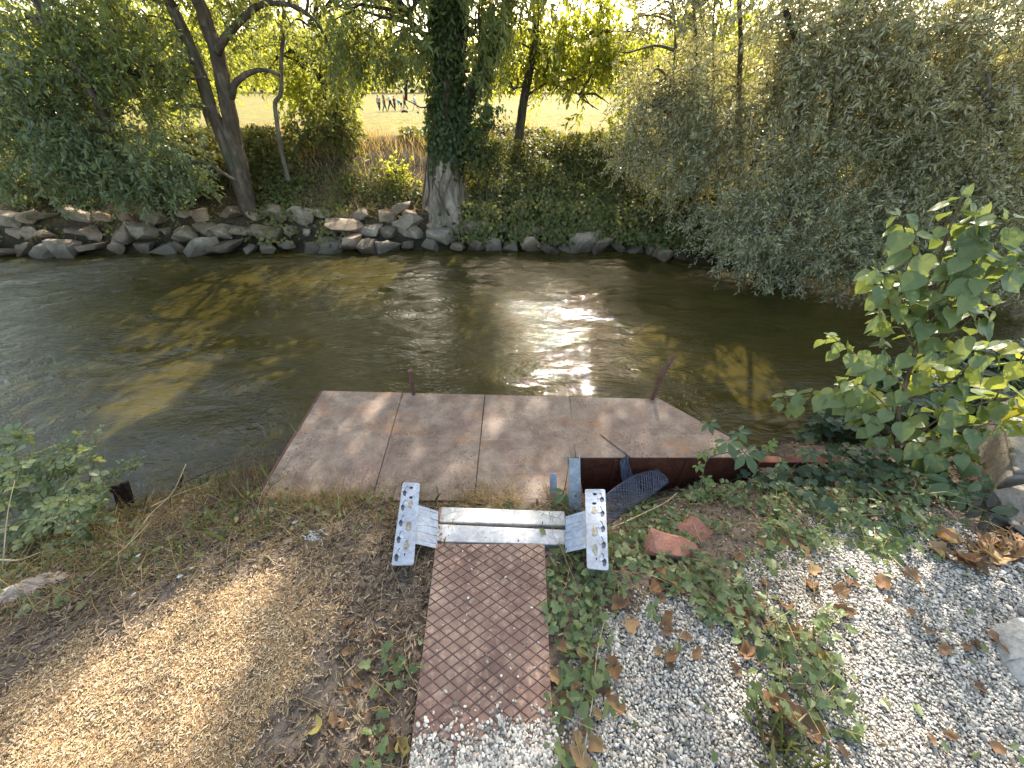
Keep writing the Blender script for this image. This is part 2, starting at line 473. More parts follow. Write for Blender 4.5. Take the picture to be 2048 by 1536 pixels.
# ------------------------------------------------------------------ river
k = M("river_water")
wv = k.coord("World", (1, 1.9, 1), (0, 0, -.12))
warp = k.n("TexNoise", {"Vector": wv, "Scale": .9, "Detail": 2.0})
vadd = k.n("VectorMath", {0: wv, 1: warp.outputs["Color"]}, operation='ADD').outputs[0]
h1 = k.noise(vadd, 4.5, 3, .55, .8); h2 = k.noise(vadd, 15, 3, .6, .5); h3 = k.noise(vadd, 40, 2, .5)
calm = k.fac(k.noise(k.coord("World"), .55, 2), .35, .65)
hh = k.math('ADD', k.math('MULTIPLY', h1, 1.0), k.math('MULTIPLY', h2, k.math('MULTIPLY_ADD', calm, .35)))
hh = k.math('ADD', hh, k.math('MULTIPLY', h3, .07))
murk = k.mix(k.fac(k.noise(k.coord("World"), .8, 3), .35, .7), (.033, .027, .0065), (.058, .045, .0105))
k.p(Base_Color=murk, Roughness=.022, IOR=1.36, Specular_IOR_Level=.5)
k.bump(hh, 1.0, .013)
wx = axis([(-700, -30, 150, 6), (-30, -9, 5, .2), (-9, -6, .08, .035), (-6, 5.2, .03, .03), (5.2, 9, .035, .2), (9, 30, .2, 5), (30, 700, 6, 150)])
wy = axis([(.2, 1.5, .1, .03), (1.5, 7.1, .03, .03), (7.1, 7.8, .05, .1)])
def wave(X, Y):
    wx_ = X + .5 * (fbm(X, Y, .8, 71) - .5); wy_ = Y + .6 * (fbm(X, Y, .7, 75) - .5)
    u = wx_ * .8 + wy_ * .25; v = wy_ * 1.5 - wx_ * .12
    amp = .45 + 1.1 * sstep(.35, .65, fbm(X, Y * 1.2, .55, 60))
    a = (vnoise(u, v, 1.7, 31) - .5) * .030 + amp * ((vnoise(u + .3 * v, v, 4.3, 32) - .5) * .017 + (vnoise(u - .4 * v, v, 8.5, 33) - .5) * .0085 + (vnoise(u + .2 * v, v * 1.1, 15, 34) - .5) * .0036)
    return WATER_Z + a
co, q = sheet(wx, wy, wave)
g = Geo(); g.add(co, q, [4] * len(q))
river = g.build("river", k.m, sm=True)
prop(river, "murky olive river flowing past the platform", "river", kind="structure")

# ------------------------------------------------------------------ materials of the built things
def rust_deck():
    k = M("rusty_deck")
    w = k.coord("World")
    n1 = k.noise(w, 2.3, 5, .6, .6); n2 = k.noise(w, 9, 6, .7, .3); n3 = k.noise(w, 75, 4, .7); n4 = k.noise(k.coord("World", (1, 2.5, 1), (0, 0, .3)), 4.0, 5, .65)
    c = k.ramp(n2, [(.25, (.095, .062, .046)), (.42, (.19, .134, .098)), (.58, (.28, .21, .152)), (.78, (.40, .315, .23))])
    c = k.mix(k.fac(n1, .38, .66), c, k.mix(.7, c, (.13, .078, .066)))
    c = k.mix(k.math('MULTIPLY', k.fac(n4, .55, .68), .6), c, (.27, .12, .045))
    sp = k.n("TexVoronoi", {"Vector": w, "Scale": 46.0, "Randomness": 1.0}).outputs["Distance"]
    spot = k.math('MULTIPLY', k.math('LESS_THAN', sp, .27), k.fac(k.noise(w, 5, 3), .48, .62))
    c = k.mix(k.math('MULTIPLY', spot, .8), c, (.12, .042, .016))
    sp2 = k.n("TexVoronoi", {"Vector": w, "Scale": 120.0, "Randomness": 1.0}).outputs["Distance"]
    c = k.mix(k.math('MULTIPLY', k.math('MULTIPLY', k.math('LESS_THAN', sp2, .25), k.fac(k.noise(w, 7, 3), .42, .58)), .7), c, (.10, .045, .022))
    scr = k.noise(k.coord("World", (.6, 26, 1), (0, 0, .12)), 3.0, 3)
    c = k.mix(k.math('MULTIPLY', k.fac(scr, .64, .72), .35), c, (.40, .30, .24))
    c = k.mix(k.math('MULTIPLY', k.fac(n3, .55, .75), .5), c, (.42, .33, .26))
    k.p(Base_Color=c, Roughness=k.math('MULTIPLY_ADD', n2, .25) , Specular_IOR_Level=.35)
    k.b.inputs["Roughness"].default_value = .6
    for l in list(k.b.inputs["Roughness"].links): k.t.links.remove(l)
    k.bump(k.math('ADD', k.math('MULTIPLY', n3, .5), n2), .3, .006)
    return k.m
MAT_DECK = rust_deck()
def rust_dark(name, a, b, cc, sc=10, rough=.75):
    k = M(name)
    n1 = k.noise(k.coord("World"), sc, 6, .65, .3); n2 = k.noise(k.coord("World"), sc * 8, 4, .6)
    c = k.ramp(n1, [(.28, a), (.5, b), (.74, cc)])
    c = k.mix(k.math('MULTIPLY', k.fac(n2, .5, .7), .4), c, tuple(min(1, x * 1.7) for x in cc))
    k.p(Base_Color=c, Roughness=rough, Specular_IOR_Level=.35)
    k.bump(n2, .35, .004)
    return k.m
MAT_SIDE = rust_dark("rusty_side", (.055, .016, .010), (.10, .032, .018), (.17, .055, .026))
MAT_POST = rust_dark("rusty_post", (.05, .022, .018), (.10, .045, .036), (.17, .085, .065), 14)
MAT_TREAD = rust_dark("rusty_tread", (.10, .052, .040), (.19, .112, .082), (.34, .235, .165), 5.5, .55)
MAT_RIDGE = rust_dark("rusty_ridge", (.055, .030, .026), (.10, .056, .046), (.17, .105, .085), 12, .5)
MAT_STAKE = rust_dark("dark_stake", (.018, .010, .008), (.04, .022, .017), (.075, .045, .035), 14)
def galv(name, tint=(.27, .31, .385), rust=None):
    k = M(name)
    w = k.coord("World")
    v = k.n("TexVoronoi", {"Vector": k.n("VectorMath", {0: w, 1: k.n("TexNoise", {"Vector": w, "Scale": 25.0}).outputs["Color"]}, operation='ADD').outputs[0], "Scale": 34.0}, feature='SMOOTH_F1')
    n = k.noise(w, 26, 5, .65, 1.2); n2 = k.noise(w, 8, 4, .6, .5)
    c = k.ramp(n, [(.3, tuple(x * .62 for x in tint)), (.52, tint), (.68, tuple(min(1, x * 1.32) for x in tint))])
    c = k.mix(k.math('MULTIPLY', k.fac(n2, .5, .7), .5), c, (.30, .285, .25))
    c = k.mix(k.math('MULTIPLY', k.fac(v.outputs["Distance"], .3, .8), .25), c, (.52, .55, .60))
    mt = .2
    if rust:
        pos = k.n("SeparateXYZ", {0: w}).outputs[0]
        a, b = rust
        e = k.math('MAXIMUM', k.fac(pos, a + .035, a + .005), k.fac(pos, b - .03, b + .01))
        e = k.math('MULTIPLY', k.fac(k.math('ADD', e, k.math('SUBTRACT', n, .5)), .45, .6), .9)
        c = k.mix(e, c, k.ramp(k.noise(w, 60, 4), [(.35, (.10, .032, .012)), (.65, (.30, .115, .035))]))
        k.p(Metallic=k.math('MULTIPLY', k.math('SUBTRACT', 1.0, e), .15))
    else: k.p(Metallic=mt)
    k.p(Base_Color=c, Roughness=.52, Specular_IOR_Level=.5)
    k.bump(n, .2, .003)
    return k.m
MAT_GALV = galv("galvanised_steel")
MAT_BEAM_A = galv("galvanised_beam_far", (.45, .45, .43), (-.366, .262))
MAT_BEAM_B = galv("galvanised_beam_near", (.42, .43, .45), (-.402, .40))
MAT_WELD = plain("weld_stain", (.23, .215, .17), .5, .3, .5, 60, .5)
MAT_BLACK = plain("black_gap", (.012, .012, .012), .8)

# ------------------------------------------------------------------ rusty platform over the water
PZ = -0.15
plat = empty("platform", (0, 1.7, PZ), "wide rusty sheet metal platform with two posts jutting out over the river", "platform")
TH = .008
def plate(poly, mi_dz=0.0, name="deck_plate"):
    g = Geo(); g.prism(poly, PZ - TH + mi_dz, PZ + mi_dz)
    return bevel(g.build(name, MAT_DECK, plat), .002, 1)
gap = .0022
def fary(x): return 2.14 - (x + 1.36) * .038
plate([(-1.36, 1.22), (-.745 - gap, 1.22), (-.78 - gap, fary(-.78)), (-1.36, 2.14)])
plate([(-.745 + gap, 1.22), (-.2 - gap, 1.22), (-.192 - gap, fary(-.19)), (-.78 + gap, fary(-.78))])
plate([(-.2 + gap, 1.20), (.37 - gap, 1.20), (.405 - gap, fary(.405)), (-.192 + gap, fary(-.192))])
plate([(.37 + gap, 1.515), (1.30, 1.515), (1.30, 1.74), (1.0, 2.05), (.405 + gap, fary(.405))])
plate([(.70, 1.508), (1.46, 1.508), (1.345, 1.685), (1.01, 2.056), (.553, 1.70)], .0085, "overlay_plate")
g = Geo()
g.box((-.18, 2.125 - .045, PZ - .035), (1.17, .006, .026), rot=[[1, .038, 0], [-.038, 1, 0], [0, 0, 1]])
g.box((-1.366, 1.68, PZ - .022), (.005, .45, .024))
g.build("edge_beam", MAT_POST, plat)
g = Geo()
g.box((.93, 1.522, PZ - .009 - .17), (.556, .005, .17))
g.box((.379, 1.36, PZ - .010 - .17), (.005, .157, .17))
for xx in (.62, 1.05): g.box((xx, 1.512, PZ - .17), (.012, .006, .15))
g.build("side_wall", MAT_SIDE, plat)
g = Geo(); g.box((1.75, 1.50, PZ - .035), (.30, .012, .024)); g.box((1.75, 1.515, PZ - .0135), (.30, .02, .002)); g.build("edge_rail", MAT_SIDE, plat)
# posts
g = Geo()
a, b = on_y(828, 791, 2.10), on_y(820, 741, 2.10)
a[2] = PZ
g.tube([a, a * .6 + b * .4], .013, 8); g.tube([a * .6 + b * .4 + [0, 0, -.002], b], .0165, 8)
g.build("post", MAT_POST, plat)
g = Geo()
p = [on_y(x, y, 2.04) for x, y in [(1304, 801), (1313, 776), (1322, 750)]]; p[0][2] = PZ
q = [on_y(x, y, 2.04 + d) for x, y, d in [(1320, 754, 0), (1333, 733, .01), (1349, 711, .03)]]
g.tube(catmull(p), .014, 8); g.tube(catmull(q), np.linspace(.016, .013, 13), 8)
g.build("post", MAT_POST, plat)
# shackles hanging off the left edge
for (x, y) in ((603, 838), (612, 858), (598, 872)):
    g = Geo(); c = on_z(x, y, PZ - .05); c[0] = -1.375
    th = np.linspace(0, 2 * np.pi, 13)
    g.tube([c + [.0, .03 * math.cos(t), .04 * math.sin(t)] for t in th], .006, 6, cap=False)
    g.build("shackle", MAT_STAKE, plat)
# legs into the river bed
for x, y in ((-1.25, 2.05), (-.2, 2.02), (.9, 1.95), (-1.25, 1.5), (.5, 1.6)):
    g = Geo(); g.box((x, y, -.95), (.03, .03, .79)); g.build("leg", MAT_POST, plat)

# ------------------------------------------------------------------ rusty tread ramp
ramp = empty("walkway", (-.09, .4, .03), "narrow rusty tread plate walkway leading down to the platform", "walkway")
ZR = .035
def rx(y): return (-.30 - .028 * (y - .18) / .73, .122 + .018 * (y - .18) / .73)
g = Geo()
y0, y1 = -.9, .872
xa, xb = rx(y0), rx(y1)
pl = [(xa[0], y0), (xa[1], y0), (xb[1], y1), (xb[0], y1)]
g.prism(pl, ZR - .008, ZR, 0)
hw, ht = .0019, .0028
def clip(a, b):
    """clip a segment to the plate outline"""
    t0, t1 = 0.0, 1.0
    for i in range(4):
        p, q = np.array(pl[i]), np.array(pl[(i + 1) % 4]); e = q - p; nrm = np.array([-e[1], e[0]]); nrm /= np.linalg.norm(nrm)
        da, db = (a - p) @ nrm - .002, (b - p) @ nrm - .002
        if da < 0 and db < 0: return None
        if da < 0: t0 = max(t0, da / (da - db))
        elif db < 0: t1 = min(t1, da / (da - db))
    return None if t0 >= t1 else (a + (b - a) * t0, a + (b - a) * t1)
for sgn in (1, -1):
    dirv = np.array([.058, sgn * .038]); dirv /= np.linalg.norm(dirv); nv = np.array([-dirv[1], dirv[0]])
    for i in range(-50, 60):
        c0 = np.array([-.09, y0 + .038 * i])
        s = clip(c0 - dirv * 1.2, c0 + dirv * 1.2)
        if s is None: continue
        a, b = s
        if np.linalg.norm(b - a) < .01: continue
        h = ht + (.0003 if sgn > 0 else 0)
        co = [(*(a + nv * hw), ZR), (*(a - nv * hw), ZR), (*(b - nv * hw), ZR), (*(b + nv * hw), ZR),
              (*(a + nv * hw * .4), ZR + h), (*(a - nv * hw * .4), ZR + h), (*(b - nv * hw * .4), ZR + h), (*(b + nv * hw * .4), ZR + h)]
        g.faces(co, [(4, 5, 6, 7), (0, 1, 5, 4), (1, 2, 6, 5), (2, 3, 7, 6), (3, 0, 4, 7)], 1)
g.build("tread_plate", [MAT_TREAD, MAT_RIDGE], ramp)
for s in (0, 1):
    g = Geo()
    w2 = .004 if s == 0 else -.004
    g.faces([(xa[s] + w2 - .003, y0, ZR - .0085), (xa[s] + w2 + .003, y0, ZR - .0085), (xb[s] + w2 + .003, y1, ZR - .0085), (xb[s] + w2 - .003, y1, ZR - .0085),
             (xa[s] + w2 - .003, y0, ZR - .06), (xa[s] + w2 + .003, y0, ZR - .06), (xb[s] + w2 + .003, y1, ZR - .06), (xb[s] + w2 - .003, y1, ZR - .06)],
            [(0, 1, 2, 3), (7, 6, 5, 4), (0, 4, 5, 1), (1, 5, 6, 2), (2, 6, 7, 3), (3, 7, 4, 0)])
    g.build("side_flange", MAT_RIDGE, ramp)

# ------------------------------------------------------------------ galvanised step made of rack beams
step = empty("step_frame", (-.04, .95, -.1), "pale galvanised step frame of two beams between toothed connector plates", "step")
def flat_plate(name, outline, holes, xf, thick, mats, parent):
    """2-D outline with holes, extruded, then placed by xf (local x,y,z -> world)"""
    cu = bpy.data.curves.new(name, 'CURVE'); cu.dimensions = '2D'; cu.fill_mode = 'BOTH'; cu.extrude = thick / 2; cu.bevel_depth = .0008; cu.bevel_resolution = 0
    for ring in [outline] + holes:
        sp = cu.splines.new('POLY'); sp.points.add(len(ring) - 1)
        for p, r in zip(sp.points, ring): p.co = (r[0], r[1], 0, 1)
        sp.use_cyclic_u = True
    tmp = bpy.data.objects.new(name + "_tmp", cu); COL.objects.link(tmp)
    me = bpy.data.meshes.new_from_object(tmp.evaluated_get(bpy.context.evaluated_depsgraph_get()))
    bpy.data.objects.remove(tmp); bpy.data.curves.remove(cu)
    n = len(me.vertices); co = np.zeros(n * 3, np.float32); me.vertices.foreach_get("co", co); co = co.reshape(-1, 3)
    me.vertices.foreach_set("co", np.asarray(xf(co), np.float32).ravel()); me.update()
    me.name = name; me.materials.clear(); me.materials.append(mats)
    return link(name, me, parent)
def rrect(x0, y0, x1, y1, r, k=4):
    o = []
    for cx, cy, a0 in ((x1 - r, y0 + r, -90), (x1 - r, y1 - r, 0), (x0 + r, y1 - r, 90), (x0 + r, y0 + r, 180)):
        for i in range(k + 1):
            a = R(a0 + 90 * i / k); o.append((cx + r * math.cos(a), cy + r * math.sin(a)))
    return o
def circ(cx, cy, r, k=14, sx=1.0): return [(cx + r * sx * math.cos(2 * math.pi * i / k), cy + r * math.sin(2 * math.pi * i / k)) for i in range(k)][::-1]
def hook(cx, cy, f):
    """tooth slot of a rack connector, f = +1 outer edge to the right"""
    p = [(-.010, .018), (-.002, .021), (.004, .014), (.004, .004), (.010, .001), (.013, -.008), (.009, -.020), (.002, -.024), (-.003, -.019), (-.002, -.010), (-.007, -.004), (-.011, .004)]
    return [(cx + f * a * 1.25, cy + b * 1.35) for a, b in p]
ZT = .055
def connector(side):
    f = -1 if side == 'l' else 1
    if side == 'l': TL, TR, BR, BL = [on_z(*p, ZT) for p in ((806, 965), (840, 967), (827, 1130), (783, 1131))]
    else: TL, TR, BR, BL = [on_z(*p, ZT) for p in ((1170, 979), (1210, 979), (1217, 1141), (1174, 1137))]
    Wd, Ln = .092, .41
    def xf(co):
        u = (co[:, 0] / Wd)[:, None]; v = (co[:, 1] / Ln)[:, None]
        p = (BL * (1 - u) + BR * u) * (1 - v) + (TL * (1 - u) + TR * u) * v
        p[:, 2] = ZT + co[:, 2]
        return p
    part = empty("connector_plate", (0, 0, 0)); part.parent = step; part.location = -step.location
    holes = [circ(Wd / 2 - f * .002, Ln - .030, .0085, sx=1.2), circ(Wd / 2 - f * .006, Ln - .085, .0085, sx=1.2), circ(Wd / 2 - f * .004, .045, .006, sx=.7)]
    ox = .022 if f < 0 else Wd - .022
    holes += [hook(ox, .045 + .079 * i, f) for i in range(5)]
    flat_plate("face_plate", rrect(0, 0, Wd, Ln, .009), [h[::-1] if False else h for h in holes], xf, .004, MAT_GALV, part)
    # darker tooth plate lying under the slots
    flat_plate("tooth_plate", rrect(.003, .006, Wd - .003, Ln - .006, .007), [], lambda c: xf(c) - [0, 0, .0075], .003, MAT_BLACK if False else MAT_POST2, part)
    # hooks: raised tongues beside the slots
    for i in range(5):
        cx, cy = ox + f * -.014, .05 + .079 * i
        flat_plate("hook", [(cx - f * -.004, cy + .02), (cx + f * .014, cy + .012), (cx + f * .017, cy - .004), (cx + f * .006, cy - .016), (cx - f * .002, cy - .012)][::f], [], lambda c: xf(c) + [0, 0, .0035], .002, MAT_GALV, part)
    # welds
    for i, (cy, r) in enumerate(((.285, .017), (.175, .02), (.085, .018))):
        cx = Wd / 2 - f * .008
        rr = np.random.default_rng(50 + i + f)
        ring = [(cx + r * (.75 + .5 * rr.random()) * .62 * math.cos(a), cy + r * (.8 + .6 * rr.random()) * 1.15 * math.sin(a)) for a in np.linspace(0, 2 * np.pi, 16, endpoint=False)]
        flat_plate("weld", ring, [], lambda c: xf(c) + [0, 0, .003], .0016, MAT_WELD, part)
    # downturned flange on the inner side, with pressed ribs
    I0, I1 = (BR, TR) if f < 0 else (BL, TL)
    a0 = I0 + (I1 - I0) * .23; a1 = I0 + (I1 - I0) * .70
    dn = np.array([-f * .085, .004, -.055])
    g = Geo()
    t = np.array([-f * .0, 0, 0])
    z0 = np.array([0, 0, -.001])
    th = np.array([f * .004, 0, 0])
    b0 = a0 + dn + (a1 - a0) * .02; b1 = a1 + dn
    g.faces([a0 + z0, a1 + z0, b1, b0, a0 + z0 + th, a1 + z0 + th, b1 + th, b0 + th], [(0, 1, 2, 3), (7, 6, 5, 4), (0, 4, 5, 1), (1, 5, 6, 2), (2, 6, 7, 3), (3, 7, 4, 0)])
    for s in (.12, .32, .53, .74, .93):
        u0 = a0 + (a1 - a0) * s - th * .2; u1 = b0 + (b1 - b0) * s - th * .2
        g.tube([u0 + z0 * 4, u1], .0028, 6)
    g.build("flange", MAT_GALV, part)
MAT_POST2 = plain("dark_zinc", (.085, .095, .115), .5, .4, .4, 30)
connector('l'); connector('r')
def beam(name, px, z, h, mat):
    c = [on_z(a, b, z)[:2] for a, b in px]
    g = Geo(); g.prism(c[::-1] if False else [c[3], c[2], c[1], c[0]], z - h, z)
    return bevel(g.build(name, mat, step), .006, 3)
beam("beam", ((877, 1013), (1130, 1022), (1133, 1051), (872, 1044)), -.06, .05, MAT_BEAM_A)
beam("beam", ((862, 1047), (1156, 1060), (1153, 1091), (846, 1083)), -.035, .05, MAT_BEAM_B)
g = Geo()
c = [on_z(a, b, -.10)[:2] for a, b in ((848, 1087), (1152, 1096), (1150, 1104), (850, 1096))]
g.prism([c[3], c[2], c[1], c[0]], -.125, -.10)
bevel(g.build("lower_lip", MAT_GALV, step), .003, 2)
g = Geo()
c = [on_z(a, b, -.088)[:2] for a, b in ((868, 1046), (1150, 1058), (1150, 1092), (868, 1080))]
g.prism([c[3], c[2], c[1], c[0]], -.098, -.088); g.build("gap_shade", MAT_BLACK, step)  # black sheet painting the shade below and between the beams
for xx in (-.39, .32):
    g = Geo(); g.box((xx, .98, -.21), (.02, .06, .10)); g.build("leg", MAT_GALV, step)

# upright galvanised bar and small tab
def upright(px, zb, zt, name, label, holes, thick=.02):
    (x0, y0), (x1, y1), (x2, y2), (x3, y3) = px      # top-left, top-right, bottom-right, bottom-left in the photograph
    B = on_z((x2 + x3) / 2, (y2 + y3) / 2, zb); yb = B[1]
    bl, br = on_z(x3, y3, zb), on_z(x2, y2, zb)
    dtop = yb + .06
    tl, tr = on_y(x0, y0, dtop), on_y(x1, y1, dtop)
    Wd, Ln = .06, 1.0
    def xf(co):
        u = (co[:, 0] / Wd)[:, None]; v = (co[:, 1] / Ln)[:, None]
        n = np.array([0, .9, .35])
        return (bl * (1 - u) + br * u) * (1 - v) + (tl * (1 - u) + tr * u) * v + co[:, 2:3] * n
    root = empty(name, B, label, "metal bar" if holes else "metal tab")
    flat_plate("face", rrect(0, 0, Wd, Ln, .012), [circ(Wd * .55, h, .010, sx=.9)[::1] if False else [(Wd * .56 + .0095 * math.cos(t), h + .042 * math.sin(t)) for t in np.linspace(0, -2 * np.pi, 14, endpoint=False)] for h in holes], xf, .003, MAT_GALV, root)
    if holes:
        g = Geo()
        for s, u in ((0, 0.0), (1, 1.0)):
            a, b = bl * (1 - u) + br * u, (tl * (1 - u) + tr * u) * .96 + (bl * (1 - u) + br * u) * .04
            e = np.array([.0015 if s == 0 else -.0015, .0, 0]); dd = np.array([0, .03, .012]); off = np.array([0, .003, .001])
            v = [a - e + off, b - e + off, b - e + dd, a - e + dd, a + e + off, b + e + off, b + e + dd, a + e + dd]
            g.faces(v, [(0, 1, 2, 3), (7, 6, 5, 4), (0, 4, 5, 1), (1, 5, 6, 2), (2, 6, 7, 3), (3, 7, 4, 0)])
        g.build("channel_side", MAT_GALV, root)
    return root
upright(((1140, 918), (1160, 918), (1162, 1026), (1139, 1024)), -.13, .06, "metal_upright", "tall galvanised bar with bolt holes standing in front of the dark cut-out", (.13, .33))
upright(((1100, 947), (1113, 947), (1114, 990), (1100, 986)), -.15, -.03, "metal_tab", "short thin galvanised strip poking up by the platform edge", ())

# ------------------------------------------------------------------ stones
def stone_mat(name, a, b, c_, moss=.5):
    k = M(name)
    w = k.coord("World")
    n1 = k.noise(w, 6, 6, .65, .3); n2 = k.noise(w, 45, 5, .65)
    c = k.ramp(n1, [(.28, a), (.5, b), (.72, c_)])
    c = k.mix(k.math('MULTIPLY', k.fac(n2, .45, .7), .5), c, tuple(x * .5 for x in a))
    c = k.mix(k.math('MULTIPLY', k.fac(k.noise(w, 3.1, 4), .52, .72), moss), c, (.075, .085, .035))
    wet = k.fac(k.n("SeparateXYZ", {0: w}).outputs[2], -.50, -.68)
    c = k.mix(k.math('MULTIPLY', wet, .75), c, tuple(x * .35 for x in a))
    k.p(Base_Color=c, Roughness=.85, Specular_IOR_Level=.25)
    k.bump(k.math('ADD', n1, k.math('MULTIPLY', n2, .5)), .6, .03)
    return k.m
MAT_ROCK = [stone_mat("riprap_warm", (.17, .122, .085), (.31, .225, .16), (.45, .34, .245)),
            stone_mat("riprap_grey", (.16, .13, .098), (.28, .228, .172), (.42, .35, .27)),
            stone_mat("riprap_dark", (.105, .08, .058), (.20, .15, .108), (.31, .24, .178))]
MAT_PALE = stone_mat("pale_stone", (.26, .25, .235), (.42, .40, .37), (.58, .55, .51), .1)
MAT_CONC = stone_mat("concrete", (.13, .112, .092), (.20, .175, .145), (.28, .245, .205), .12)
def rock(name, c, size, seed, mat, label, group=None, rz=0.0, tilt=0.0, npts=15, cat="stone", bev=.02):
    rr = np.random.default_rng(seed)
    d = unit(rr.normal(size=(npts, 3)))
    d = np.sign(d) * np.abs(d) ** .75
    d = d / np.abs(d).max(1, keepdims=True) ** .55
    p = d * np.asarray(size) * (.82 + .3 * rr.random((npts, 1)))
    bm = bmesh.new()
    for v in p: bm.verts.new(v)
    h = bmesh.ops.convex_hull(bm, input=bm.verts)
    bmesh.ops.delete(bm, geom=[v for v in bm.verts if not v.link_faces], context='VERTS')
    bmesh.ops.dissolve_limit(bm, angle_limit=R(14), verts=bm.verts, edges=bm.edges)
    bmesh.ops.bevel(bm, geom=bm.edges[:], offset=bev * min(size) * 4, segments=2, profile=.6, affect='EDGES', clamp_overlap=True)
    bmesh.ops.triangulate(bm, faces=bm.faces)
    bmesh.ops.subdivide_edges(bm, edges=[e for e in bm.edges if e.calc_length() > min(size) * .45], cuts=2)
    q = np.array([v.co for v in bm.verts])
    dv = (fbm(q[:, 0] + q[:, 2] * .7, q[:, 1] - q[:, 2] * .6, 2.4 / max(size), seed) - .5)
    for v, e in zip(bm.verts, dv): v.co += v.co.normalized() * float(e) * min(size) * .5
    rot = Matrix.Rotation(rz, 3, 'Z') @ Matrix.Rotation(tilt, 3, 'Y') @ Matrix.Rotation((rr.random() - .5) * .4, 3, 'X')
    for v in bm.verts: v.co = rot @ v.co
    me = bpy.data.meshes.new(name); bm.to_mesh(me); bm.free()
    me.materials.append(mat); smooth(me, True)
    o = bpy.data.objects.new(name, me); o.location = [float(v) for v in c]; COL.objects.link(o)
    try:
        m_ = o.modifiers.new("edge", 'EDGE_SPLIT'); m_.split_angle = R(32)
    except Exception: pass
    return prop(o, label, cat, group)

ORD = ["nearest", "second", "third", "fourth", "fifth", "sixth", "seventh", "eighth", "ninth", "tenth", "eleventh", "twelfth", "thirteenth", "fourteenth", "fifteenth", "sixteenth",
       "seventeenth", "eighteenth", "nineteenth", "twentieth", "twenty-first", "twenty-second", "twenty-third", "twenty-fourth"]
GR = "riprap stones along the far bank"
TX = -1.3                                 # the ivy-clad trunk
rs = np.random.default_rng(77)
def row(name, xl, xr, step_, zoff, s_in, smin, smax, desc, seed0):
    left, right = [], []
    x = TX - .12
    while x > xl: left.append(x); x -= step_ * (.75 + .6 * rs.random())
    x = TX + .35
    while x < xr: right.append(x); x += step_ * (.75 + .6 * rs.random())
    for sd, lst in (("left", left), ("right", right)):
        for i, x in enumerate(lst):
            sx = smin + (smax - smin) * rs.random() ** 1.3
            y = far_shore(x) + s_in + (rs.random() - .5) * .12
            size = np.array([sx * (.8 + .65 * rs.random()), sx * (.7 + .3 * rs.random()), sx * (.45 + .4 * rs.random())]) * .57
            z = WATER_Z + zoff + (rs.random() - .5) * .05
            o = ORD[i] if i < len(ORD) else "%dth" % (i + 1)
            rock("riprap_stone", (x, y, z), size, seed0 + i + (500 if sd == "right" else 0), MAT_ROCK[int(rs.random() * 2.99)],
                 "grey-brown stone, %s %s of the ivy-clad trunk %s" % (o, sd, desc), GR, rs.random() * 1.0 - .5, (rs.random() - .5) * .5)
row("w", -9.2, 2.9, .34, .07, .02, .22, .46, "in the waterline row", 1000)
row("m", -9.2, 1.6, .35, .26, .32, .20, .42, "in the middle row", 2000)
row("t", -9.0, -1.7, .40, .46, .60, .20, .40, "in the top row of the bank", 3000)
def rk(px, py, z, size, seed, mat, label, rz=0, tilt=0, name="riprap_stone", group=GR, cat="stone", npts=15, bev=.02):
    c = on_y(px, py, z) if z > 3 else on_z(px, py, z); return rock(name, c, size, seed, mat, label, group, rz, tilt, npts, cat, bev)
rk(815, 447, 7.10, (.30, .20, .13), 41, MAT_ROCK[1], "big flat-faced slab tilted up to the left of the ivy-clad trunk's roots", -.5, -.55, npts=12)
rk(880, 474, 6.93, (.27, .18, .13), 42, MAT_ROCK[1], "blocky pale stone at the water's edge right below the ivy-clad trunk", .1, .05, npts=12)
rk(798, 416, 7.28, (.34, .07, .09), 43, MAT_ROCK[2], "long dark slab leaning behind the tilted slab beside the trunk roots", -.5, -.55, npts=12)
rk(690, 460, 6.98, (.34, .22, .18), 44, MAT_ROCK[0], "large rounded brown stone halfway between the thin sapling and the tilted slab", .2, .1)
rk(1073, 497, -.75, (.13, .12, .13), 45, MAT_ROCK[1], "small pointed stone standing alone in the water right of the ivy-clad trunk", .3, .1, npts=9)
rk(1253, 503, -.76, (.13, .12, .12), 46, MAT_ROCK[2], "small stone in the water below the ivy bank, left of the big wedge stone", .2, 0, npts=10)
rk(1312, 497, -.70, (.24, .18, .17), 47, MAT_ROCK[1], "big wedge-shaped stone in the water below the right willow", .4, .2, npts=11)
rk(1385, 500, -.70, (.24, .16, .15), 48, MAT_PALE, "pale sunlit stone half under the overhanging willow leaves", .1, -.2, npts=11)
rk(1205, 478, 6.93, (.30, .2, .17), 49, MAT_ROCK[1], "large pale stone under the trailing ivy right of the lone pointed stone", .5, .3, npts=12)

# near side
rk(1745, 1001, -.09, (.17, .055, .045), 61, MAT_PALE, "long whitish broken stone lying in dead leaves by the shrub", -.05, .05, "broken_stone", None, npts=18)
rk(2082, 1338, .03, (.12, .15, .075), 62, MAT_PALE, "big pale grey stone cut off at the edge of the gravel", .4, .1, "boulder", None, npts=18)
rk(2095, 1050, .05, (.16, .20, .11), 63, MAT_CONC, "brown weathered stone leaning at the foot of the concrete block", .5, -.3, "boulder", None, npts=18)
MAT_BRICK = rust_dark("brick_red", (.20, .082, .055), (.29, .125, .085), (.38, .20, .145), 18, .9)
rk(1338, 1098, -.05, (.125, .06, .055), 64, MAT_BRICK, "half buried red brick, the larger, nearer one of two", -.12, .15, "brick", "broken bricks among the vines", "brick", 22, .012)
rk(1388, 1066, -.08, (.085, .065, .05), 65, MAT_BRICK, "broken red brick lump behind the larger brick", .5, -.2, "brick", "broken bricks among the vines", "brick", 18, .012)
rk(443, 1150, -.02, (.035, .022, .012), 66, MAT_BRICK, "small orange brick chip lying on the dark soil above the sawdust", .3, 0, "brick_chip", None, "brick chip")

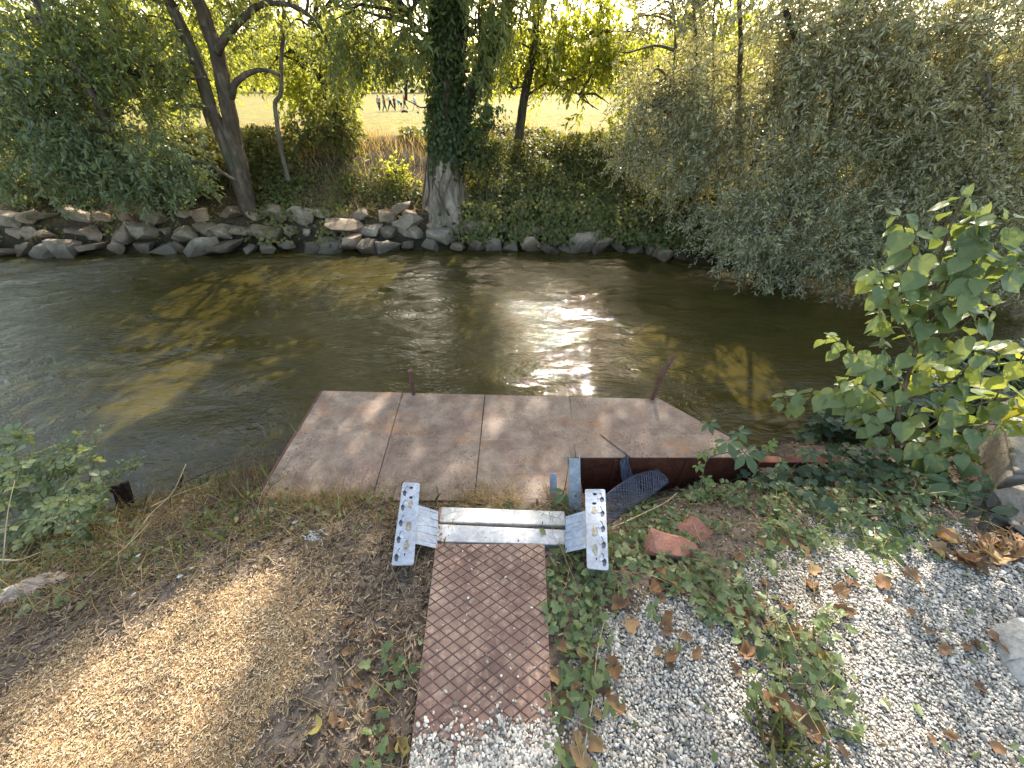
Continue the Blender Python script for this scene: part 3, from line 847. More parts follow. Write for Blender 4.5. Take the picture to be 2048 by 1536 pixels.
# concrete block behind the shrub
blk = empty("concrete_block", (2.9, 1.9, -.1), "weathered concrete block wall behind the leafy shrub", "wall")
g = Geo()
g.prism([(2.36, 1.16), (4.6, .95), (4.9, 1.65), (2.80, 1.68)], -.6, .13)
o = g.build("wall", MAT_CONC, blk); bevel(o, .02, 3)
g = Geo(); g.prism([(2.37, 1.17), (4.58, .97), (4.88, 1.64), (2.80, 1.67)], .132, .16); bevel(g.build("cap", MAT_CONC, blk), .012, 2)

# ------------------------------------------------------------------ stakes, netting, litter
for pts, r, lb in ((((233, 968), (250, 1030)), (.030, .012), "dark flat stake in the water, the middle one beside the brambles"),
                   (((247, 962), (272, 1040)), (.022, .014), "dark stake standing closest to the dirt bank, joined at the top"),
                   (((148, 975), (168, 1012)), (.026, .012), "short dark stake half hidden in bramble leaves"),
                   (((362, 950), (360, 985)), (.012, .010), "thin weathered wooden peg at the dirt bank's tip")):
    b = on_z(*pts[1], -.78); t = on_y(*pts[0], b[1] + .04)
    root = empty("stake", b, lb, "stake", "stakes at the left water's edge")
    g = Geo(); d = unit(t - b); s_ = unit(np.cross(d, [0, 1, 0])); f_ = np.cross(s_, d)
    co = []
    for p in (b - d * .3, t):
        for a, c in ((1, 1), (-1, 1), (-1, -1), (1, -1)): co.append(p + s_ * r[0] * a + f_ * r[1] * c)
    co[4] = co[4] - d * .03; co[7] = co[7] - d * .02
    g.faces(co, [(3, 2, 1, 0), (4, 5, 6, 7), (0, 1, 5, 4), (1, 2, 6, 5), (2, 3, 7, 6), (3, 0, 4, 7)])
    bevel(g.build("shaft", MAT_STAKE, root), .004, 1)
    if r[0] > .02:
        g = Geo(); g.box(t - d * .05 + f_ * -.016, (r[0] * 1.25, .004, .014)); g.build("strap", MAT_STAKE, root)

k = M("netting_plastic"); k.p(Base_Color=(.085, .105, .15), Roughness=.45, Specular_IOR_Level=.5); MAT_NET = k.m
net = empty("wire_netting", on_z(1270, 985, -.3), "crumpled dark blue mesh sleeve draped in front of the rusty side wall", "netting")
def sleeve(path, wid, thk, n_str, turns, r, name):
    P = catmull(path, 10); n = len(P)
    tg = unit(np.gradient(P, axis=0)); side = unit(np.cross(tg, [0, 0, 1.0])); up = np.cross(side, tg)
    wid = np.interp(np.linspace(0, 1, n), np.linspace(0, 1, len(wid)), wid)
    g = Geo(); m = 70
    for sg in (1, -1):
        for i in range(n_str):
            t = np.linspace(0, 1, m); th = 2 * np.pi * (i / n_str + sg * turns * t)
            ip = lambda A: np.stack([np.interp(t * (n - 1), np.arange(n), A[:, c]) for c in range(3)], -1)
            ww = np.interp(t * (n - 1), np.arange(n), wid)
            q = ip(P) + ip(side) * (ww * np.cos(th))[:, None] + ip(up) * (thk * np.sin(th) * (1 + .3 * np.sin(9 * t + i)))[:, None]
            g.tube(q, r, 3, cap=False)
    return g.build(name, MAT_NET, net)
sleeve([on_z(1325, 952, -.22), on_z(1290, 968, -.22), on_z(1245, 995, -.2), on_z(1205, 1030, -.16), on_z(1180, 1065, -.12)], (.05, .075, .07, .06, .05), .022, 22, 1.6, .0015, "mesh_sleeve")
sleeve([on_y(1248, 918, 1.49), on_y(1252, 945, 1.47), on_y(1262, 972, 1.43), on_z(1275, 985, -.3)], (.04, .045, .05, .03), .012, 16, 1.0, .0015, "mesh_strip")

MAT_WHITE = plain("white_scrap", (.62, .61, .58), .5, 0, .12, 20)
MAT_CLOTH = plain("pale_sheet", (.36, .29, .235), .7, 0, .35, 7)
# crumpled pale sheet on the left
c0 = on_z(52, 1182, -.13)
n = 22
u, v = np.meshgrid(np.linspace(-1, 1, n), np.linspace(-1, 1, n), indexing='ij')
rad = np.hypot(u, v)
hh = .085 * np.clip(1 - rad * .75, 0, 1) + .07 * np.abs(fbm(u, v, 1.7, 3) - .5) + .03 * np.abs(fbm(u, v, 4, 8) - .5)
co = np.stack([c0[0] + u * .12 * (1 - .2 * v) + .05 * v, c0[1] + v * .085 + .03 * (fbm(u, v, 1.3, 6) - .5), c0[2] - .04 + hh], -1).reshape(-1, 3)
i = np.arange(n - 1)[:, None] * n; j = np.arange(n - 1)[None]
q = np.stack([i + j, i + n + j, i + n + j + 1, i + j + 1], -1).reshape(-1, 4)
g = Geo(); g.add(co, q, [4] * len(q))
o = prop(g.build("plastic_sheet", MAT_CLOTH, sm=False), "crumpled pale brown sheet lying in weeds at the left edge", "plastic sheet")
m_ = o.modifiers.new("thick", 'SOLIDIFY'); m_.thickness = .003
# white string tangle
c0 = on_z(632, 1078, -.03)
rr = np.random.default_rng(4)
g = Geo()
for i in range(7):
    p = np.cumsum(np.vstack([[0, 0, 0], rr.normal(size=(6, 3)) * [.022, .010, .004]]), 0) + c0 + [0, 0, .012]
    p[:, 2] = np.maximum(p[:, 2], ground_z(p[:, 0], p[:, 1]) + .004)
    g.tube(catmull(p, 4), .0022, 4)
prop(g.build("string", MAT_WHITE), "tangled white plastic string on the dirt left of the step", "string")
for px, py, a, L, lb in ((262, 1118, 1.2, .035, "narrow white shard upright in the grass left of the sawdust"), (372, 1172, .3, .028, "oval white shell-like scrap on dark soil above the sawdust"),
                         (355, 1092, .1, .026, "small white scrap among weeds near the water"), (398, 1157, .6, .018, "tiny pale scrap beside the orange brick chip"), (588, 1052, .2, .03, "torn white scrap on soil near the string"), (282, 1208, 1.0, .02, "glassy pale scrap at the sawdust's upper edge")):
    c0 = on_z(px, py, -.08); c0[2] = ground_z(c0[0], c0[1]) + .012
    g = Geo()
    g.leaves([c0], [[math.cos(a), math.sin(a), .25]], [[.1, -.3, 1]], [L], [L * .45], FOLD)
    o = prop(g.build("scrap", MAT_WHITE), lb, "scrap", "white scraps on the left bank")
    m_ = o.modifiers.new("thick", 'SOLIDIFY'); m_.thickness = .002

# ------------------------------------------------------------------ loose ground cover one cannot count: gravel and sawdust
k = M("pebbles")
c = k.ramp(k.rand(), [(0, (.085, .08, .075)), (.14, (.17, .16, .145)), (.36, (.32, .295, .255)), (.62, (.46, .42, .36)), (.84, (.62, .57, .49)), (.95, (.74, .69, .61)), (1.0, (.42, .27, .19))])
c = k.mix(k.math('MULTIPLY', k.fac(k.noise(k.coord("World"), 120, 3), .45, .75), .35), c, (.12, .11, .10))
k.p(Base_Color=c, Roughness=.7, Specular_IOR_Level=.3)
MAT_PEB = k.m
bm = bmesh.new(); bmesh.ops.create_icosphere(bm, subdivisions=1, radius=1.0)
ICO_V = np.array([v.co[:] for v in bm.verts]); ICO_F = np.array([[v.index for v in f.verts] for f in bm.faces]); bm.free()
bm = bmesh.new(); bmesh.ops.create_icosphere(bm, subdivisions=2, radius=1.0)
ICO2_V = np.array([v.co[:] for v in bm.verts]); ICO2_F = np.array([[v.index for v in f.verts] for f in bm.faces]); bm.free()
def pebbles(g, x, y, z, s, rr, V=None, F=None):
    V, F = (ICO_V, ICO_F) if V is None else (V, F)
    n = len(x)
    if n == 0: return
    a = rr.random(n) * 6.283
    sc = np.stack([s * (.8 + .7 * rr.random(n)), s * (.65 + .35 * rr.random(n)), s * (.42 + .3 * rr.random(n))], -1)
    jit = 1 + (rr.random((n, len(V), 1)) - .5) * (.42 if len(V) < 20 else .16)
    q = V[None] * jit * sc[:, None]
    co = np.stack([q[..., 0] * np.cos(a)[:, None] - q[..., 1] * np.sin(a)[:, None], q[..., 0] * np.sin(a)[:, None] + q[..., 1] * np.cos(a)[:, None], q[..., 2] + (rr.random(n)[:, None] - .5) * q[..., 0] * .5], -1)
    co += np.stack([x, y, z], -1)[:, None]
    g.add(co, np.arange(n)[:, None, None] * len(V) + F[None], [3] * (n * len(F)))
def visible(x, y, z=0.0, m=.14):
    dz = np.asarray(z) - CAM_Z
    dep = y * _c - dz * _s
    X = x / dep; Y = -(y * _s + dz * _c) / dep
    return (dep > .05) & (np.abs(X) < 1024 / FPX + m) & (Y < 768 / FPX + m)
rr = np.random.default_rng(21)
g = Geo()
N_ = 380000
x = rr.random(N_) * 4.2; y = rr.random(N_) * 2.2 - .35
mk = grav_mask(x, y)
keep = (rr.random(N_) < mk * np.clip(.45 + 1.1 * (fbm(x, y, 2.5, 130) - .25), .3, 1)) & visible(x, y)
x, y = x[keep], y[keep]
s_ = (.0025 + .0031 * rr.random(len(x)) ** 1.6) * (1 + 1.1 * (rr.random(len(x)) < .012)) * (.8 + .45 * fbm(x, y, 1.8, 140))
pebbles(g, x, y, ground_z(x, y) + s_ * .25 + rr.random(len(x)) * .003, s_, rr)
# stray pebbles round about
x = rr.random(5000) * 3.4 - .5; y = rr.random(5000) * 1.6 - .2
keep = visible(x, y) & (rr.random(5000) < .35 * (x > .1)); x, y = x[keep], y[keep]
s_ = .004 + .006 * rr.random(len(x)) ** 2
pebbles(g, x, y, ground_z(x, y) + s_ * .3, s_, rr)
# spilled over the foot of the walkway
x = -.31 + rr.random(16000) * .45; y = -.25 + rr.random(16000) * .62
keep = (rr.random(16000) < sstep(.345, .19, y + .10 * (fbm(x, y, 9, 151) - .5)) ** 1.6) & (x > rx(.2)[0] + .004) & (x < rx(.2)[1] + .02); x, y = x[keep], y[keep]
s_ = .0028 + .0036 * rr.random(len(x)) ** 1.6
pebbles(g, x, y, ZR + s_ * .45 + rr.random(len(x)) * .002, s_, rr, ICO2_V, ICO2_F)
x = rx(.5)[0] + .02 + rr.random(120) * .4; y = .2 + .72 * rr.random(120) ** 1.5; s_ = .0022 + .0035 * rr.random(120) ** 2
pebbles(g, x, y, ZR + s_ * .5, s_, rr, ICO2_V, ICO2_F)
prop(g.build("gravel", MAT_PEB, sm=True), "grey and white rounded gravel covering the ground and spilling over the walkway", "gravel", kind="stuff")

k = M("wood_chips")
c = k.ramp(k.rand(), [(0, (.13, .08, .042)), (.2, (.28, .185, .10)), (.5, (.42, .295, .165)), (.8, (.54, .405, .25)), (1, (.64, .52, .36))])
k.p(Base_Color=c, Roughness=.85, Specular_IOR_Level=.2)
MAT_CHIP = k.m
k = M("bark_litter")
c = k.ramp(k.rand(), [(0, (.045, .031, .021)), (.4, (.13, .092, .065)), (.75, (.25, .185, .125)), (1, (.42, .31, .20))])
k.p(Base_Color=c, Roughness=.9, Specular_IOR_Level=.15)
MAT_LITTER = k.m
CHIP = _t([(0, .5, 0), (0, -.5, 0), (1, -.4, .03), (1, .45, .0), (.03, .45, .16), (.05, -.4, .14), (.95, -.3, .2), (.97, .35, .16)],
          [(4, 5, 6, 7), (0, 1, 5, 4), (1, 2, 6, 5), (2, 3, 7, 6), (3, 0, 4, 7)])
def scatter(n, x0, x1, y0, y1, prob, rr):
    x = x0 + rr.random(n) * (x1 - x0); y = y0 + rr.random(n) * (y1 - y0)
    keep = (rr.random(n) < prob(x, y)) & visible(x, y, -.05)
    x, y = x[keep], y[keep]
    return x, y, ground_z(x, y)
def chips(g, x, y, z, L0, L1, rr, wr=.22, lift=.25):
    n = len(x); a = rr.random(n) * 6.283
    D = np.stack([np.cos(a), np.sin(a), (rr.random(n) - .5) * lift * 2], -1)
    Nn = np.stack([(rr.random(n) - .5) * .8, (rr.random(n) - .5) * .8, np.ones(n)], -1)
    L = L0 + (L1 - L0) * rr.random(n) ** 2
    g.leaves(np.stack([x, y, z + .001 + rr.random(n) * .006], -1), D, Nn, L, L * wr * (.6 + .9 * rr.random(n)), CHIP)
g = Geo()
x, y, z = scatter(300000, -2.9, -.35, -.35, 1.2, lambda x, y: np.clip(saw_mask(x, y) * .95 + .02, 0, 1), rr)
chips(g, x, y, z, .003, .0135, rr)
x, y, z = scatter(14000, -2.2, -.3, -.2, 1.3, lambda x, y: .35 * (fbm(x, y, 3, 66) > .5), rr)
chips(g, x, y, z, .0035, .014, rr)
prop(g.build("sawdust", MAT_CHIP), "heap of pale tan sawdust and wood chips on the left", "sawdust", kind="stuff")
g = Geo()
x, y, z = scatter(90000, -3.0, -.3, -.2, 2.05, lambda x, y: (1 - saw_mask(x, y) * .93) * (.5 + .5 * (fbm(x, y, 5, 12) > .47)) * (y < 2.05), rr)
keep = z > -.75
chips(g, x[keep], y[keep], z[keep], .005, .03, rr, .16, .5)
x, y, z = scatter(26000, .1, 2.9, -.1, 2.0, lambda x, y: (1 - grav_mask(x, y) * .9) * .7, rr)
chips(g, x, y, z, .005, .032, rr, .2, .5)
prop(g.build("litter", MAT_LITTER), "dark crumbled bark, bits of stalk and leaf litter on the soil", "litter", kind="stuff")

# ------------------------------------------------------------------ trees and bushes
BARK = {"dark": bark("bark_dark", (.075, .060, .047), (.16, .13, .105)), "brown": bark("bark_brown", (.10, .075, .055), (.21, .165, .125)),
        "pale": bark("bark_pale", (.16, .135, .105), (.30, .26, .21)), "root": bark("bark_root", (.22, .175, .135), (.42, .355, .285), 7, 1.0)}
LM = {
 "elder": leaf_mat("boxelder_leaves", [(.105, .14, .072), (.165, .205, .108), (.25, .285, .16), (.13, .165, .082)], (.34, .37, .10), .34, .36, .5),
 "lit": leaf_mat("backlit_leaves", [(.07, .11, .018), (.11, .15, .025), (.16, .19, .035), (.09, .12, .022)], (.70, .70, .08), .52, .5, .35),
 "walnut": leaf_mat("tree_leaves", [(.078, .108, .04), (.12, .158, .058), (.17, .205, .08)], (.48, .48, .09), .42, .4, .45),
 "willow": leaf_mat("willow_leaves", [(.20, .205, .115), (.34, .33, .205), (.48, .46, .31), (.25, .245, .135), (.60, .57, .42)], (.46, .43, .16), .33, .32, .7),
 "ivy": leaf_mat("ivy_leaves", [(.03, .048, .015), (.045, .07, .022), (.07, .10, .03), (.035, .055, .017)], (.24, .30, .045), .3, .42, .35),
 "bank": leaf_mat("bank_leaves", [(.046, .058, .021), (.08, .10, .032), (.125, .145, .048), (.058, .072, .025), (.20, .19, .07), (.13, .095, .052)], (.38, .37, .07), .34, .55, .25),
 "far": leaf_mat("far_leaves", [(.03, .045, .025), (.05, .068, .036), (.07, .09, .045)], (.10, .13, .05), .2, .7, .2),
 "straw": leaf_mat("straw_blades", [(.20, .14, .06), (.34, .25, .11), (.46, .36, .19), (.16, .11, .06)], (.5, .36, .14), .3, .6, .3),
}
SUNSPOTS = []          # (ground point, radius, share removed): gaps in the canopy through which sun reaches the ground
GAPS = []              # (point, direction, radius, share removed): gaps low in the canopy through which the sky shows in the river
def project(P):
    d = P - np.array([0, 0, CAM_Z])
    dep = d[:, 1] * _c - d[:, 2] * _s
    up = d[:, 1] * _s + d[:, 2] * _c
    dep = np.maximum(dep, .05)
    return 1024 + FPX * d[:, 0] / dep, 768 - FPX * up / dep
THIN = [  # thin places in the foliage: outline, share kept, nearest and farthest reach
 ([(728, 182), (862, 175), (866, 268), (800, 268), (735, 262), (720, 230)], .03, 0, 40), ([(985, 190), (1040, 185), (1035, 262), (990, 270)], .16, 0, 40), ([(1080, 195), (1225, 190), (1225, 262), (1075, 268)], .16, 0, 40),
 ([(478, 185), (545, 185), (548, 250), (478, 255)], .15, 0, 40), ([(235, 200), (280, 190), (290, 255), (240, 250)], .2, 0, 40), ([(595, -10), (650, -10), (640, 25), (600, 25)], .2, 0, 60),
 ([(335, 0), (375, 0), (425, 120), (455, 230), (500, 400), (450, 400), (420, 250), (385, 140)], .12, 0, 7.6), ([(385, 0), (425, 0), (462, 110), (485, 220), (505, 400), (470, 400), (440, 220), (405, 90)], .12, 0, 7.7), ([(430, 100), (500, 0), (600, -10), (660, 60), (560, 20), (470, 90)], .3, 0, 7.5), ([(462, 190), (500, 132), (565, 140), (560, 165), (510, 165), (478, 200)], .15, 0, 7.6),
 ([(550, 130), (572, 130), (580, 330), (540, 330)], .2, 0, 7.9), ([(862, 20), (925, 20), (920, 300), (865, 300)], .3, 0, 7.2), ([(1030, 60), (1090, 60), (1060, 280), (1020, 280)], .3, 0, 9.2)]
def carve(P, rr, only=2.0):
    keep = np.ones(len(P), bool)
    keep &= ~((P[:, 1] < 7.6) & (P[:, 0] < -3.2) & (P[:, 1] > 6) & (P[:, 2] < -.18 + .2 * vnoise(P[:, 0], P[:, 1], 1.7, 9)))
    for c, dr, r, f in (GAPS if only > 1 else []):
        d = P - np.asarray(c); t = d @ dr
        dist = np.linalg.norm(d - t[:, None] * dr, axis=1)
        keep &= ~((dist < r * (.6 + .8 * vnoise(P[:, 0], P[:, 2], 2.3, 6)) * (.7 + .1 * t)) & (P[:, 2] > 2.3) & (rr.random(len(P)) < f))
    X, Y = project(P)
    for poly, f, y0, y1 in THIN:
        if f > only: continue
        keep &= ~(in_poly(X, Y, poly) & (P[:, 1] < y1) & (P[:, 1] > y0) & (rr.random(len(P)) > f))
    for c, r, f in (SUNSPOTS if only > 1 else []):
        d = P - np.asarray(c)
        t = d @ SUN
        dist = np.linalg.norm(d - t[:, None] * SUN, axis=1)
        keep &= ~((dist < r * (.75 + .5 * vnoise(P[:, 0], P[:, 2], 2.0, 3))) & (t > 1.5) & (rr.random(len(P)) < f))
    return keep

def ellipsoid_pts(n, c, r, rr, shell=.55):
    d = unit(rr.normal(size=(n, 3)))
    u = shell + (1 - shell) * rr.random(n) ** .6
    u = np.where(rr.random(n) < .25, rr.random(n) ** .5, u)
    return np.asarray(c) + d * u[:, None] * np.asarray(r), d
def sprays(gl, gt, P, out, rr, leaf, tl=(.25, .55), nl=14, droop=.5, spread=.8, twig_r=.004, keepf=None, upn=.6):
    """twigs with leaves set along them"""
    n = len(P)
    if n == 0: return
    L, W, tm = leaf
    d = unit(out * .7 + rr.normal(size=(n, 3)) * .55 + [0, 0, -.15])
    ln = tl[0] + (tl[1] - tl[0]) * rr.random(n)
    fall = np.array([0, 0, -1.0]) * droop
    mid = P + d * ln[:, None] * .5 + fall * (ln * .25)[:, None] * .5
    end = P + d * ln[:, None] + fall * ln[:, None] * .8
    kt = carve(mid, rr) & carve(end * .7 + mid * .3, rr)
    P, mid, end, d, ln = P[kt], mid[kt], end[kt], d[kt], ln[kt]; n = len(P)
    if n == 0: return
    if gt is not None: gt.strands(P, mid, end, twig_r * (.6 + .8 * rr.random(n)))
    m = n * nl
    s = np.repeat(np.arange(nl)[None], n, 0) / nl
    s = (s + rr.random((n, nl)) / nl).reshape(-1, 1)
    rep = lambda a: np.repeat(a, nl, 0)
    a, b, c = rep(P), rep(mid), rep(end)
    pos = a * (1 - s) ** 2 + 2 * b * s * (1 - s) + c * s * s
    td = unit(rep(end - P))
    lat = unit(np.cross(td, rr.normal(size=(m, 3))))
    D = unit(td * .55 + lat * spread + np.array([0, 0, -.35 * droop]) + rr.normal(size=(m, 3)) * .15)
    Nn = unit(np.array([0, 0, upn]) + rr.normal(size=(m, 3)) * .55)
    sz = (.65 + .6 * rr.random(m))
    k = carve(pos, rr, .13)
    if keepf is not None: k &= keepf(pos)
    gl.leaves(pos[k], D[k], Nn[k], (L * sz)[k], (W * sz)[k], tm)
def limb(g, pts, r0, r1, rr=None, sides=8, k=6, wob=.0):
    p = catmull(pts, k)
    if wob and rr is not None:
        w = np.cumsum(rr.normal(size=p.shape) * wob, 0); w -= np.linspace(0, 1, len(p))[:, None] * w[-1]
        p = p + w
    t = np.linspace(0, 1, len(p))
    g.tube(p, r0 + (r1 - r0) * t ** .8, sides)
    return p
def reach(g, src, targets, rr, r=.03, mi=0):
    """boughs from the nearest of the points src to each target"""
    for t in targets:
        d = np.linalg.norm(src - t, axis=1) + np.maximum(0, src[:, 2] - t[2]) * .8
        a = src[np.argmin(d)]
        L = np.linalg.norm(t - a)
        m1 = a + (t - a) * .35 + rr.normal(size=3) * .09 * L + [0, 0, .10 * L]
        m2 = a + (t - a) * .7 + rr.normal(size=3) * .08 * L + [0, 0, .07 * L]
        limb(g, [a, m1, m2, t], r * min(1.6, .5 + .5 * L), .006, rr, 5, 5)
def tree(name, label, trunk_limbs, crowns, leafkey, leaf, barkkey, seed, twigkey=None, group=None, per=None, nl=14, droop=.5, tl=(.25, .55), boughs=5, cat="tree", extra=None, twigs=True, spread=.8, keepf=None, shell=.55):
    """trunk_limbs: lists of (points, r0, r1); crowns: (centre, radii, twig count)"""
    rr = np.random.default_rng(seed)
    root = empty(name, trunk_limbs[0][0][0], label, cat, group)
    g = Geo(); src = []
    for pts, r0, r1 in trunk_limbs: src.append(limb(g, pts, r0, r1, rr, 10 if r0 > .06 else 6, 7, .25 * r1 * .2))
    if extra: extra(g, rr)
    g.build("trunk", BARK[barkkey], root, sm=True)
    src = np.concatenate(src)
    gb, gl = Geo(), Geo()
    for c, r, n in crowns:
        T, _ = ellipsoid_pts(boughs, c, np.asarray(r) * .75, rr, .3)
        reach(gb, src, T, rr, .028)
        P, d = ellipsoid_pts(n, c, r, rr, shell)
        # clump: pull twigs to a smaller set of centres
        C, _ = ellipsoid_pts(max(4, n // 14), c, r, rr, .45)
        j = rr.integers(0, len(C), n)
        P = np.where(rr.random((n, 1)) < .72, C[j] + rr.normal(size=(n, 3)) * .16 * np.mean(r) ** .5, P)
        gz = ground_z(P[:, 0], P[:, 1]); ok = P[:, 2] > np.maximum(gz, WATER_Z) + .12
        P, d = P[ok], d[ok]
        sprays(gl, gb if twigs else None, P, d, rr, leaf, tl, nl, droop, spread, keepf=keepf)
    if gb.n: gb.build("branches", BARK[twigkey or barkkey], root, sm=True)
    if gl.n: gl.build("crown", LM[leafkey], root)
    return root, src
def px_line(pts, y): return [on_y(a, b, (y if np.isscalar(y) else y[i])) for i, (a, b) in enumerate(pts)]
ELD, WIL, LIT, ASH = (.085, .034, FOLD), (.068, .019, KITE), (.085, .045, KITE), (.095, .036, KITE)

# sun reaching the near bank through gaps
for px, py, z, r, f in ((300, 1400, 0, .30, .97), (420, 1300, 0, .18, .9), (150, 1500, 0, .25, .9), (540, 1180, -.03, .08, .9), (1000, 835, -.15, .13, .9), (1060, 820, -.15, .09, .9), (1090, 955, -.15, .09, .8), (1060, 900, -.15, .05, .9),
                        (1850, 1180, 0, .22, .9), (1700, 1350, 0, .2, .85), (1990, 1250, 0, .22, .9), (1950, 800, .4, .3, .9), (1850, 600, .8, .3, .8), (1500, 1090, -.1, .09, .8), (1610, 1100, -.1, .12, .8),
                        (760, 340, .1, .7, .9), (1000, 1030, -.05, .1, .6), (300, 790, -.75, .35, .9), (420, 640, -.75, .3, .5), (560, 720, -.75, .3, .5), (760, 540, -.75, .35, .6), (1150, 650, -.75, .6, .5), (1120, 760, -.75, .5, .5), (1000, 600, -.75, .4, .5), (1300, 700, -.75, .45, .8), (1500, 760, -.75, .4, .8)):
    SUNSPOTS.append((on_z(px, py, z), r, f))

for px, py, r, f in ((40, 590, .5, .95), (110, 640, .45, .95), (60, 680, .35, .9), (150, 720, .3, .9), (330, 880, .45, .95), (430, 860, .45, .95), (300, 930, .4, .95), (500, 850, .35, .9), (600, 565, .35, .95), (330, 660, .3, .8), (850, 590, .5, .9), (800, 640, .45, .9), (760, 690, .4, .8), (740, 600, .35, .8), (840, 720, .35, .7),
                     (1000, 600, .45, .9), (1090, 590, .5, .9), (1170, 570, .5, .95), (1230, 600, .4, .9), (1060, 680, .5, .8), (1200, 650, .4, .8), (1350, 720, .3, .7)):
    q_ = on_z(px, py, WATER_Z); d_ = unit(q_ - np.array([0, 0, CAM_Z])); d_[2] *= -1
    GAPS.append((q_, d_, r * (1.6 if px < 700 and py > 800 else 1.0), f * (.55 if px >= 1000 else 1)))
# --- the ivy-clad tree
YB = 7.55
TRK = px_line([(893, 430), (889, 360), (890, 300), (888, 220), (893, 120), (893, 0)], YB)
TRK[0][2] = ground_z(TRK[0][0], TRK[0][1]) - .15
top = TRK[-1] + [.25, .1, 2.2]; top2 = top + [.1, .2, 2.2]
fork = px_line([(912, 300), (925, 235), (942, 185), (968, 130), (990, 80), (1012, 30)], [7.5, 7.5, 7.55, 7.6, 7.7, 7.8])
fork.append(fork[-1] + [.7, .2, 1.6])
lfk = px_line([(885, 110), (858, 78), (830, 52), (822, 25), (845, -10)], 7.5)
rt2 = px_line([(915, 120), (930, 60), (925, 0)], 7.6); rt2.append(rt2[-1] + [.3, .2, 2])
tw1 = px_line([(862, 212), (842, 215), (825, 206), (812, 200)], 7.4)
tw2 = px_line([(905, 80), (938, 70), (962, 62)], 7.4)
def roots(g, rr):
    b = TRK[0] + [0, 0, .15]
    for a, L in ((-150, .75), (-115, .6), (-80, .55), (-50, .6), (-20, .55), (200, .6)):
        d = np.array([math.cos(R(a)), math.sin(R(a)), 0])
        pts = [b + d * .12 + [0, 0, .42], b + d * .26 + [0, 0, .12]]
        for t in (.55, 1.0):
            q = b + d * L * t; q[2] = ground_z(q[0], q[1]) + .02 - .05 * t; pts.append(q)
        limb(g, pts, .12, .02, rr, 8, 5, .004)
ivy_tree, src = tree("ivy_clad_tree", "big tree with its trunk wrapped in dark ivy and pale bare roots among the stones",
    [(TRK, .27, .165), ([TRK[-1], top, top2], .165, .06), (fork, .115, .035), (lfk, .055, .02), (rt2, .08, .03), (tw1, .014, .006), (tw2, .014, .006)],
    [(on_y(760, 60, 7.6), (1.0, .8, .75), 230), (on_y(940, 60, 7.4), (.8, .6, .8), 150), (on_y(1010, 10, 7.9), (.9, .9, .7), 150), (on_y(690, -20, 7.6), (1.0, .9, .8), 220),
     (np.array([-.9, 7.8, 3.7]), (2.4, 1.7, 1.0), 520), (np.array([-1.0, 8.2, 5.6]), (3.2, 2.3, 1.8), 950), (np.array([-.6, 8.4, 7.8]), (2.6, 2.0, 1.5), 600)],
    "walnut", (.105, .036, FOLD), "dark", 101, nl=16, droop=.7, tl=(.3, .65), boughs=7, extra=roots)
# flared pale base and bark sleeve
g = Geo()
bz = TRK[0][2] + .15
p = [np.array([TRK[0][0] + .02, YB - .03, bz - .35]), np.array([TRK[0][0], YB - .02, bz + .12]), np.array([TRK[1][0] + .01, YB, bz + .5]), TRK[2] + [0, -.005, -.05]]
g.tube(catmull(p, 6), np.interp(np.linspace(0, 1, 19), [0, .3, .7, 1], [.47, .38, .31, .272]) , 18)
o = g.build("root_collar", BARK["root"], ivy_tree, sm=True)
me = o.data
co = np.zeros(len(me.vertices) * 3, np.float32); me.vertices.foreach_get("co", co); co = co.reshape(-1, 3)
ang = np.arctan2(co[:, 1] - YB, co[:, 0] - TRK[0][0])
s_ = 1 + .20 * np.sin(ang * 6 + 1.0) * np.clip((bz + .6 - co[:, 2]) / .6, 0, 1.2) ** 1.5 + .05 * np.sin(ang * 9 + co[:, 2] * 2)
co[:, 0] = TRK[0][0] + (co[:, 0] - TRK[0][0]) * s_; co[:, 1] = YB + (co[:, 1] - YB) * s_
me.vertices.foreach_set("co", co.ravel()); me.update()
# ivy on trunk and fork
rr = np.random.default_rng(5)
g = Geo()
def ivy_on(path, r0, r1, n, zlo, zhi, thick, dens=None):
    p = catmull(path, 8); t = rr.random(n) * (len(p) - 1); i = np.minimum(t.astype(int), len(p) - 2); f = (t - i)[:, None]
    c = p[i] * (1 - f) + p[i + 1] * f
    rad = r0 + (r1 - r0) * t / (len(p) - 1)
    a = rr.random(n) * 6.283
    out = np.stack([np.cos(a), np.sin(a), np.zeros(n)], -1)
    P = c + out * (rad + thick * rr.random(n) ** 1.5 * (.5 + fbm(a * 1.5, c[:, 2], 2.5, 8)))[:, None]
    ok = (P[:, 2] > zlo + 1.1 * (fbm(np.cos(a) + 2, np.sin(a) + 2, 1.6, 4) - .45)) & (P[:, 2] < zhi) & (fbm(a * 1.3, P[:, 2], 2.6, 14) > .36)
    D = unit(out * .5 + [0, 0, -1] + rr.normal(size=(n, 3)) * .4); Nn = unit(out + rr.normal(size=(n, 3)) * .4 + [0, 0, .3])
    L = .04 + .045 * rr.random(n)
    g.leaves(P[ok], D[ok], Nn[ok], L[ok], L[ok] * .85, KITE)
ivy_on(TRK, .265, .165, 9000, .38, 9, .10)
ivy_on([TRK[-1], top, top2], .165, .06, 1500, .15, 9, .10)
ivy_on(fork, .115, .04, 2600, .15, 9, .12)
ivy_on(px_line([(930, 330), (955, 260), (985, 210)], 7.45), .05, .1, 900, -.3, 3, .28)
g.build("ivy", LM["ivy"], ivy_tree)
g = Geo()                                   # woody ivy stems climbing the bare base
p0 = catmull(TRK, 8)
